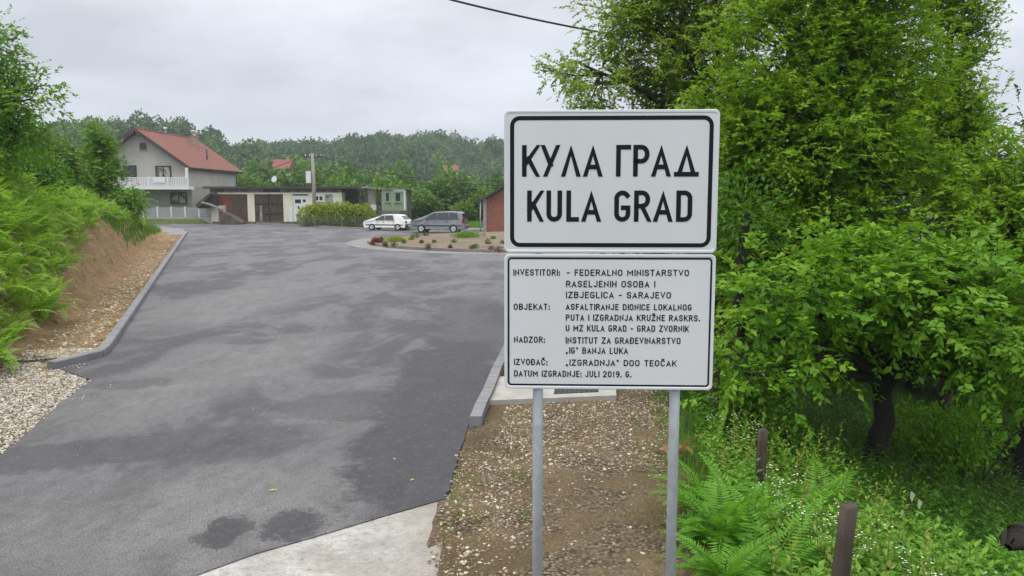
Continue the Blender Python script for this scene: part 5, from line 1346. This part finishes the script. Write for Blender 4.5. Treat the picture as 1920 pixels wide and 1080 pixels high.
# white wildflowers on tall thin stems
def flowers(P, h, rng, nb=7, size=.011):
    n = len(P); c, tips = weeds(P, h, .055, rng, 8)
    heads = np.repeat(tips, nb, 0) + rng.normal(size=(n * nb, 3)) * np.array([.035, .035, .025]); f = Cloud(); m = len(heads)
    for k in range(5):
        a = k * 2 * PI / 5 + rng.random(m); D = np.stack([np.cos(a), np.sin(a), .3 * np.ones(m)], -1); f.add(*leaves(heads, D, np.tile([0, 0, 1.], (m, 1)) + rng.normal(size=(m, 3)) * .3, size * (.7 + .6 * rng.random(m)), np.full(m, size * .75), rich=False))
    s = Cloud(); s.add(*twig_prisms(np.repeat(tips - np.array([0, 0, .09]), nb, 0), heads, .0022, .0015))
    return c, f, s
fp = [(1490, 880, 7.4, .45, 20), (1540, 920, 6.8, .5, 22), (1620, 930, 6.6, .4, 20), (1380, 790, 9.6, .4, 14), (1780, 965, 5.9, .4, 7), (1860, 970, 6.0, .4, 5)]
Ps = []
for px, py, d, sp2, n in fp:
    p = at(px, py, d); x = p.x + rng.normal(size=n) * sp2 * .45; y = d + rng.normal(size=n) * sp2 * .6; Ps.append(np.stack([x, y, height(x, y)], -1))
P = np.concatenate(Ps); P = P[(P[:, 0] - verge_x(P[:, 1])) > .25]
hh = np.where(P[:, 1] > 6.4, .78, .42); c, f, s = flowers(P, 1.0, rng) if False else flowers(P, .62, rng, 5, .0115)
wf = empty('wildflowers', tuple(P.mean(0)), None); wf['kind'] = 'stuff'; mloc = -P.mean(0)
for cc, nm, mt in ((c, 'stems', M['grass']), (s, 'stalks', M['grass']), (f, 'petals', M['flower_white'])): cc.build(nm, mt, wf, loc=tuple(mloc))
# dry bent stalks low on the right
rg = np.random.default_rng(8); A = []
mb = MB()
for k in range(12):
    p = at(1440 + rg.random() * 120, 1060, 5.0); z = hz(p.x, 5.0); a = rg.random() * 6.28; mb.tube([(p.x, 5, z), (p.x + .08 * math.cos(a), 5, z + .22), (p.x + .3 * math.cos(a), 5 + .1 * math.sin(a), z + .26 + .1 * rg.random()), (p.x + .45 * math.cos(a), 5 + .2 * math.sin(a), z + .12)], .0035, 5)
tag(mb.build('dry_stalks', plain('straw', (.32, .30, .18), .8, .2, 5)), kind='stuff')
# pale withered leaves in the weeds
for px, py, d, s_, lb in ((1708, 920, 6.2, .17, 'large pale withered leaf hanging among weeds'), (1722, 935, 6.15, .16, 'second pale withered leaf, lower of the pair among weeds'), (1690, 955, 6.1, .10, 'narrow white withered leaf beside the pale pair')):
    p = at(px, py, d); v, f = leaves(np.array([[0, 0, 0.]]), np.array([[.35, -.1, -1.]]), np.array([[.3, -1., .5]]), np.array([s_ * .62]), np.array([s_ * .36]), fold=.35, droop=.3)
    tag(mesh_np('withered_leaf', v, f, leafmat('withered_leaf', (.42, .50, .34), (.55, .60, .45), trans=.2), loc=tuple(p)), lb, 'leaf')

# ------------------------------------------------------------------ left bank: bracken, shrubs, tree
rng = np.random.default_rng(81)
def bank_pts(n, a0, a1, f0, f1):
    a = rng.uniform(a0, a1, n); s2 = rng.uniform(f0, f1, n)
    s = s2 + toe_s(a); x = KB.x + KT.x * a + KN.x * s; y = KB.y + KT.y * a + KN.y * s
    return a, s2, np.stack([x, y, height(x, y)], -1)
a, s2, P = bank_pts(6200, -9, 44, .05, 11)
lim = np.interp(a, [-9, -1, 2, 6, 12, 24, 40], [.0, .1, .2, .5, .95, 1.5, 1.7]) + .3 * np.sin(a * 1.9) * np.cos(a * .7)
keep = (s2 > lim) & (rng.random(len(a)) < np.interp(s2, [0, 3, 11], [1, .8, .4])) & (rng.random(len(a)) < np.interp(a, [-9, 14, 44], [1, .8, .45]))
P = P[keep]; c = ferns(P, np.interp(P[:, 1], [10, 30, 60], [.85, .95, 1.0]), 7, rng, npin=14, spread=1.15)
tag(c.build('bracken', M['fern']), kind='stuff')
a, s2, P = bank_pts(7500, -9, 46, .1, 8); lim = np.interp(a, [-9, 2, 6, 12, 24, 46], [.1, .2, .5, .9, 1.5, .9]); k = s2 > lim - .15; c, _ = weeds(P[k], .62, .19, rng, 9); tag(c.build('weeds', M['bank_weed']), kind='stuff')
a, s2, P = bank_pts(6000, -6, 50, -1.2, 2.0); k = rng.random(len(a)) < np.clip(30 / P[:, 1], .2, 1); P = P[k]
V, Fc = stones(P, .012 + .085 * rng.random(len(P)) ** 6, rng); tag(mesh_np('clay_clods', V, Fc, M['clod']), kind='stuff')
a, s2, P = bank_pts(700, 0, 48, .1, 1.6); V, Fc = blades(P, rng, .22, .008, 1.6); c = Cloud(); c.add(V, Fc); tag(c.build('dry_grass', M['stalk_leaf']), kind='stuff')
# hanging grass and roots along the top of the cut
a, s2, P = bank_pts(4000, 14, 52, 1.35, 2.7); V, Fc = blades(P, rng, .3, .025, 1.5); c = Cloud(); c.add(V, Fc); a, s2, P = bank_pts(1600, 26, 54, .4, 2.2); V, Fc = blades(P, rng, .5, .05, 1.2); c.add(V, Fc); tag(c.build('grass', M['leaf_deep']), kind='stuff')

tree('shrub_tree', 'dark green upright shrubby tree on the bank beside the grey house', 'tree', (lambda p: (p.x, 44, hz(p.x, 44)))(at(190, 350, 44)),
     [lob(184, 300, 44, .75, .8, 1.5), lob(178, 262, 44, .5, .6, .7), lob(200, 330, 43.5, .75, .8, 1.0), lob(172, 335, 43.5, .6, .7, 1.2), lob(206, 285, 44, .35, .4, .7)],
     301, None, M['shrub_leaf'], M['bark_dark'], hz(at(190, 350, 44).x, 44) + 1.2, .12, 330, 5, 12, .3, .42, .15, .5, droop=.1, up=.4, limb_frac=.2, rich=False)
tree('shrub_tree', 'lower drooping green shrub spilling over the end of the bank', 'bush', (lambda p: (p.x, 50, hz(p.x, 50)))(at(240, 390, 50)),
     [lob(228, 374, 50, .9, .9, .6), lob(252, 380, 51, .65, .8, .5), lob(208, 380, 49, .8, .8, .6)],
     302, None, M['shrub_leaf'], M['bark_dark'], hz(at(240, 390, 50).x, 50) + .6, .08, 150, 5, 11, .3, .6, .19, .5, droop=.4, up=.1, limb_frac=.2, rich=False)
tree('shrub_tree', 'light green bush on the bank between the left tree and the dark shrub', 'bush', (lambda p: (p.x, 36, hz(p.x, 36)))(at(105, 330, 36)),
     [lob(105, 300, 36, 1.1, 1.0, .8), lob(75, 290, 36, 1.0, 1.0, .9), lob(135, 318, 37, .8, .8, .6)],
     303, None, M['mid_leaf_light'], M['bark_dark'], hz(at(105, 330, 36).x, 36) + .5, .07, 150, 5, 11, .3, .55, .17, .5, droop=.25, up=.2, limb_frac=.2, rich=False)
tree('broadleaf_tree', 'tall leafy tree on the bank at the left edge of the view', 'tree', (lambda p: (p.x, 23, hz(p.x, 23)))(at(-70, 330, 23)),
     [lob(15, 190, 23, 1.15, 1.0, .9), lob(-20, 110, 23, .85, .9, .9), lob(60, 195, 22.6, .6, .7, .42), lob(30, 260, 22.8, .85, .9, .6), lob(-60, 200, 23.4, 1.3, 1.2, 1.4), lob(-10, 55, 23, .42, .5, .4), lob(-150, 90, 23.4, 1.6, 1.4, 1.8)],
     304, None, M['shrub_leaf'], M['bark_dark'], hz(at(-70, 330, 23).x, 23) + 1.6, .16, 330, 5, 13, .35, .6, .15, .48, droop=.2, up=.15, limb_frac=.4)
bush('bush', -40, 300, 25, 3.0, 1.9, M['leaf_deep'], 3000, .16, 11, 'dark bush under the tall tree at the left edge')
bush('bush', 45, 300, 29, 2.4, 1.5, M['leaf_deep'], 2600, .17, 12, 'dark bush on the bank crest right of the left edge tree')

# ------------------------------------------------------------------ single trees behind the garage and cars
def crown_proto(seed, n, ls, flat=1.0):
    """unit tree: crown about 1 across the radius, 2 high, from leaf tufts"""
    rng = np.random.default_rng(seed)
    lobes = [(0, 0, 1.15, .62, .62, .75)] + [(math.cos(a) * .48, math.sin(a) * .48, .8 + .5 * rng.random(), .42, .42, .42 * flat) for a in rng.random(7) * 6.28 + np.arange(7) * .9]
    C, O = lobe_points(rng, lobes, n, .28); l = ls * (.6 + .8 * rng.random(n))
    return leaves(C, norm(O + rng.normal(size=C.shape) * .7), norm(O * .6 + rng.normal(size=C.shape) * .5 + np.array([0, 0, .5])), l, l * .75, rich=False, fold=.1)
mids = []
for i, mt in enumerate((M['mid_leaf'], M['mid_leaf_light'], M['mid_leaf'])):
    v, f = crown_proto(500 + i, 3200, .12); 
    o = empty('broadleaf_tree', (0, 0, 0)); Cloud().add(v, f).build('crown', mt, o)
    V, Fc = tube_np([[0, 0, -.3], [.02, 0, .4], [0, .02, .9], [.03, 0, 1.4]], [.075, .06, .045, .02], 8); mesh_np('trunk', V, Fc, M['bark'], o, smooth=True); mids.append(o)
mt_list = [  # px, top py, distance, radius, kind
    (462, 322, 112, 4.2, 1, 'pale green bushy tree behind the left end of the garage'), (500, 334, 108, 3.0, 0, 'round tree behind the garage left of the satellite dish'), (545, 316, 118, 4.6, 0, 'taller dark tree behind the garage just left of the utility pole'),
    (600, 318, 120, 4.6, 0, 'dark tree behind the garage just right of the utility pole'), (640, 322, 116, 4.0, 1, 'pale tree behind the right part of the garage'), (680, 320, 122, 4.2, 2, 'tree behind the lean-to at the garage end'),
    (722, 322, 118, 4.2, 1, 'pale tree rising behind the green hut'), (765, 338, 100, 3.4, 2, 'tree right of the green hut above the white car'), (790, 352, 94, 2.9, 0, 'low dark tree behind the gap between the cars'),
    (815, 330, 105, 4.0, 2, 'tree above the silver car bonnet'), (850, 322, 104, 4.4, 0, 'tall olive tree above the silver estate car'), (885, 330, 110, 4.0, 1, 'pale tree left of the brick shed'), (905, 352, 92, 2.8, 0, 'low dark bushy tree over the meadow beside the brick shed'),
    (940, 320, 116, 4.6, 0, 'dark tree behind the brick shed roof'), (868, 372, 90, 2.0, 1, 'small bright bush at the back of the meadow'), (990, 318, 112, 4.6, 2, 'tree behind the sign panel, right of the brick shed'),
    (1060, 312, 114, 4.8, 0, 'tree behind the sign panel centre'), (1130, 318, 110, 4.6, 1, 'tree behind the sign panel right half'), (750, 300, 150, 5, 0, 'tree in the second row above the green hut'), (655, 303, 150, 5, 2, 'tree in the second row above the right garage end'), (575, 300, 150, 4.6, 1, 'tree in the second row just behind the utility pole top'), (480, 300, 140, 4.6, 0, 'tree in the second row right of the red roof'), (840, 305, 150, 5, 1, 'tree in the second row above the silver estate car')]
used = set(); rg = random.Random(4)
for px, py, d, r, kd, lb in mt_list:
    if kd in used: o = copy_tree(mids[kd])
    else: o = mids[kd]; used.add(kd)
    p = at(px, py, d); z0 = hz(p.x, d); hgt_ = max(p.z - z0, 2.5)
    o.location = (p.x, d, z0 - .2); o.scale = (r, r, hgt_ / 1.95); o.rotation_euler = (0, 0, rg.random() * 6.28)
    tag(o, lb, 'tree', 'trees behind the buildings')
# long grass of the meadow behind the cars
rng = np.random.default_rng(91); P = scatter(9000, -10, 3, 71, 92, rng); V, Fc = blades(P, rng, .35, .08, .6); c = Cloud(); c.add(V, Fc); tag(c.build('grass', M['grass']), kind='stuff')

# ------------------------------------------------------------------ wooded hills
rng = np.random.default_rng(97)
protos = [crown_proto(600 + i, 420, .22) for i in range(6)]
pts = []
yy = 122.0
while yy < 620:
    stp = 5.6 * np.interp(yy, [120, 600], [.95, 1.5]); xlo, xhi = (-330 - 960) / F * yy, (1500 - 960) / F * yy
    xs = np.arange(xlo, xhi, stp) ; xs = xs + rng.normal(size=len(xs)) * stp * .35; ys = yy + rng.normal(size=len(xs)) * stp * .4
    pts.append(np.stack([xs, ys], -1)); yy += stp * 1.15
pts = np.concatenate(pts); X, Y = pts[:, 0], pts[:, 1]; Z = height(X, Y)
clear = np.ones(len(X), bool)
for (hx_, hy_, rr) in ((at(521, 300, 165).x, 165, 8), (at(846, 310, 300).x, 300, 8)):
    clear &= ~((np.abs(X - hx_) < rr * .75) & (Y < hy_ + rr) & (Y > hy_ - rr * 3.2))
clear &= ~((clearing(X, Y) > .74) & (Y < 400))
clear &= ~((X < at(440, 300, Y.clip(1)[0]).x * 0 - 28) & (Y < 128) & (X > -46))
X, Y, Z = X[clear], Y[clear], Z[clear]
c = Cloud(); m = len(X)
R = rng.uniform(2.3, 5.4, m) * np.interp(Y, [120, 500], [.95, 1.25]); Hh = R * rng.uniform(1.6, 2.1, m); kd = rng.integers(0, 6, m); ang = rng.random(m) * 6.28; tint = np.clip(rng.normal(.22, .36, m) + .32 * np.sin(X * .03 + Y * .02) + .2 * np.sin(X * .011 - Y * .017), 0, .95)
for i in range(m):
    v, f = protos[kd[i]]; ca, sa = math.cos(ang[i]), math.sin(ang[i])
    q = np.stack([(v[:, 0] * ca - v[:, 1] * sa) * R[i], (v[:, 0] * sa + v[:, 1] * ca) * R[i], v[:, 2] * Hh[i] / 1.95], -1) + np.array([X[i], Y[i], Z[i] - .4])
    c.add(q, f, tint[i])
tag(c.build('far_wood', M['far_leaf']), kind='stuff')

# ------------------------------------------------------------------ humid air
hm = bpy.data.materials.new('haze'); hm.use_nodes = True; hm.node_tree.nodes.clear()
ho = hm.node_tree.nodes.new('ShaderNodeOutputMaterial'); hv = hm.node_tree.nodes.new('ShaderNodeVolumePrincipled')
hv.inputs['Color'].default_value = (.80, .86, .95, 1); hv.inputs['Density'].default_value = .00044; hv.inputs['Anisotropy'].default_value = .2
hm.node_tree.links.new(hv.outputs[0], ho.inputs['Volume'])
hb = MB().box(-1600, 1600, -100, 2700, -12, 75).build('haze', hm); tag(hb, kind='stuff')
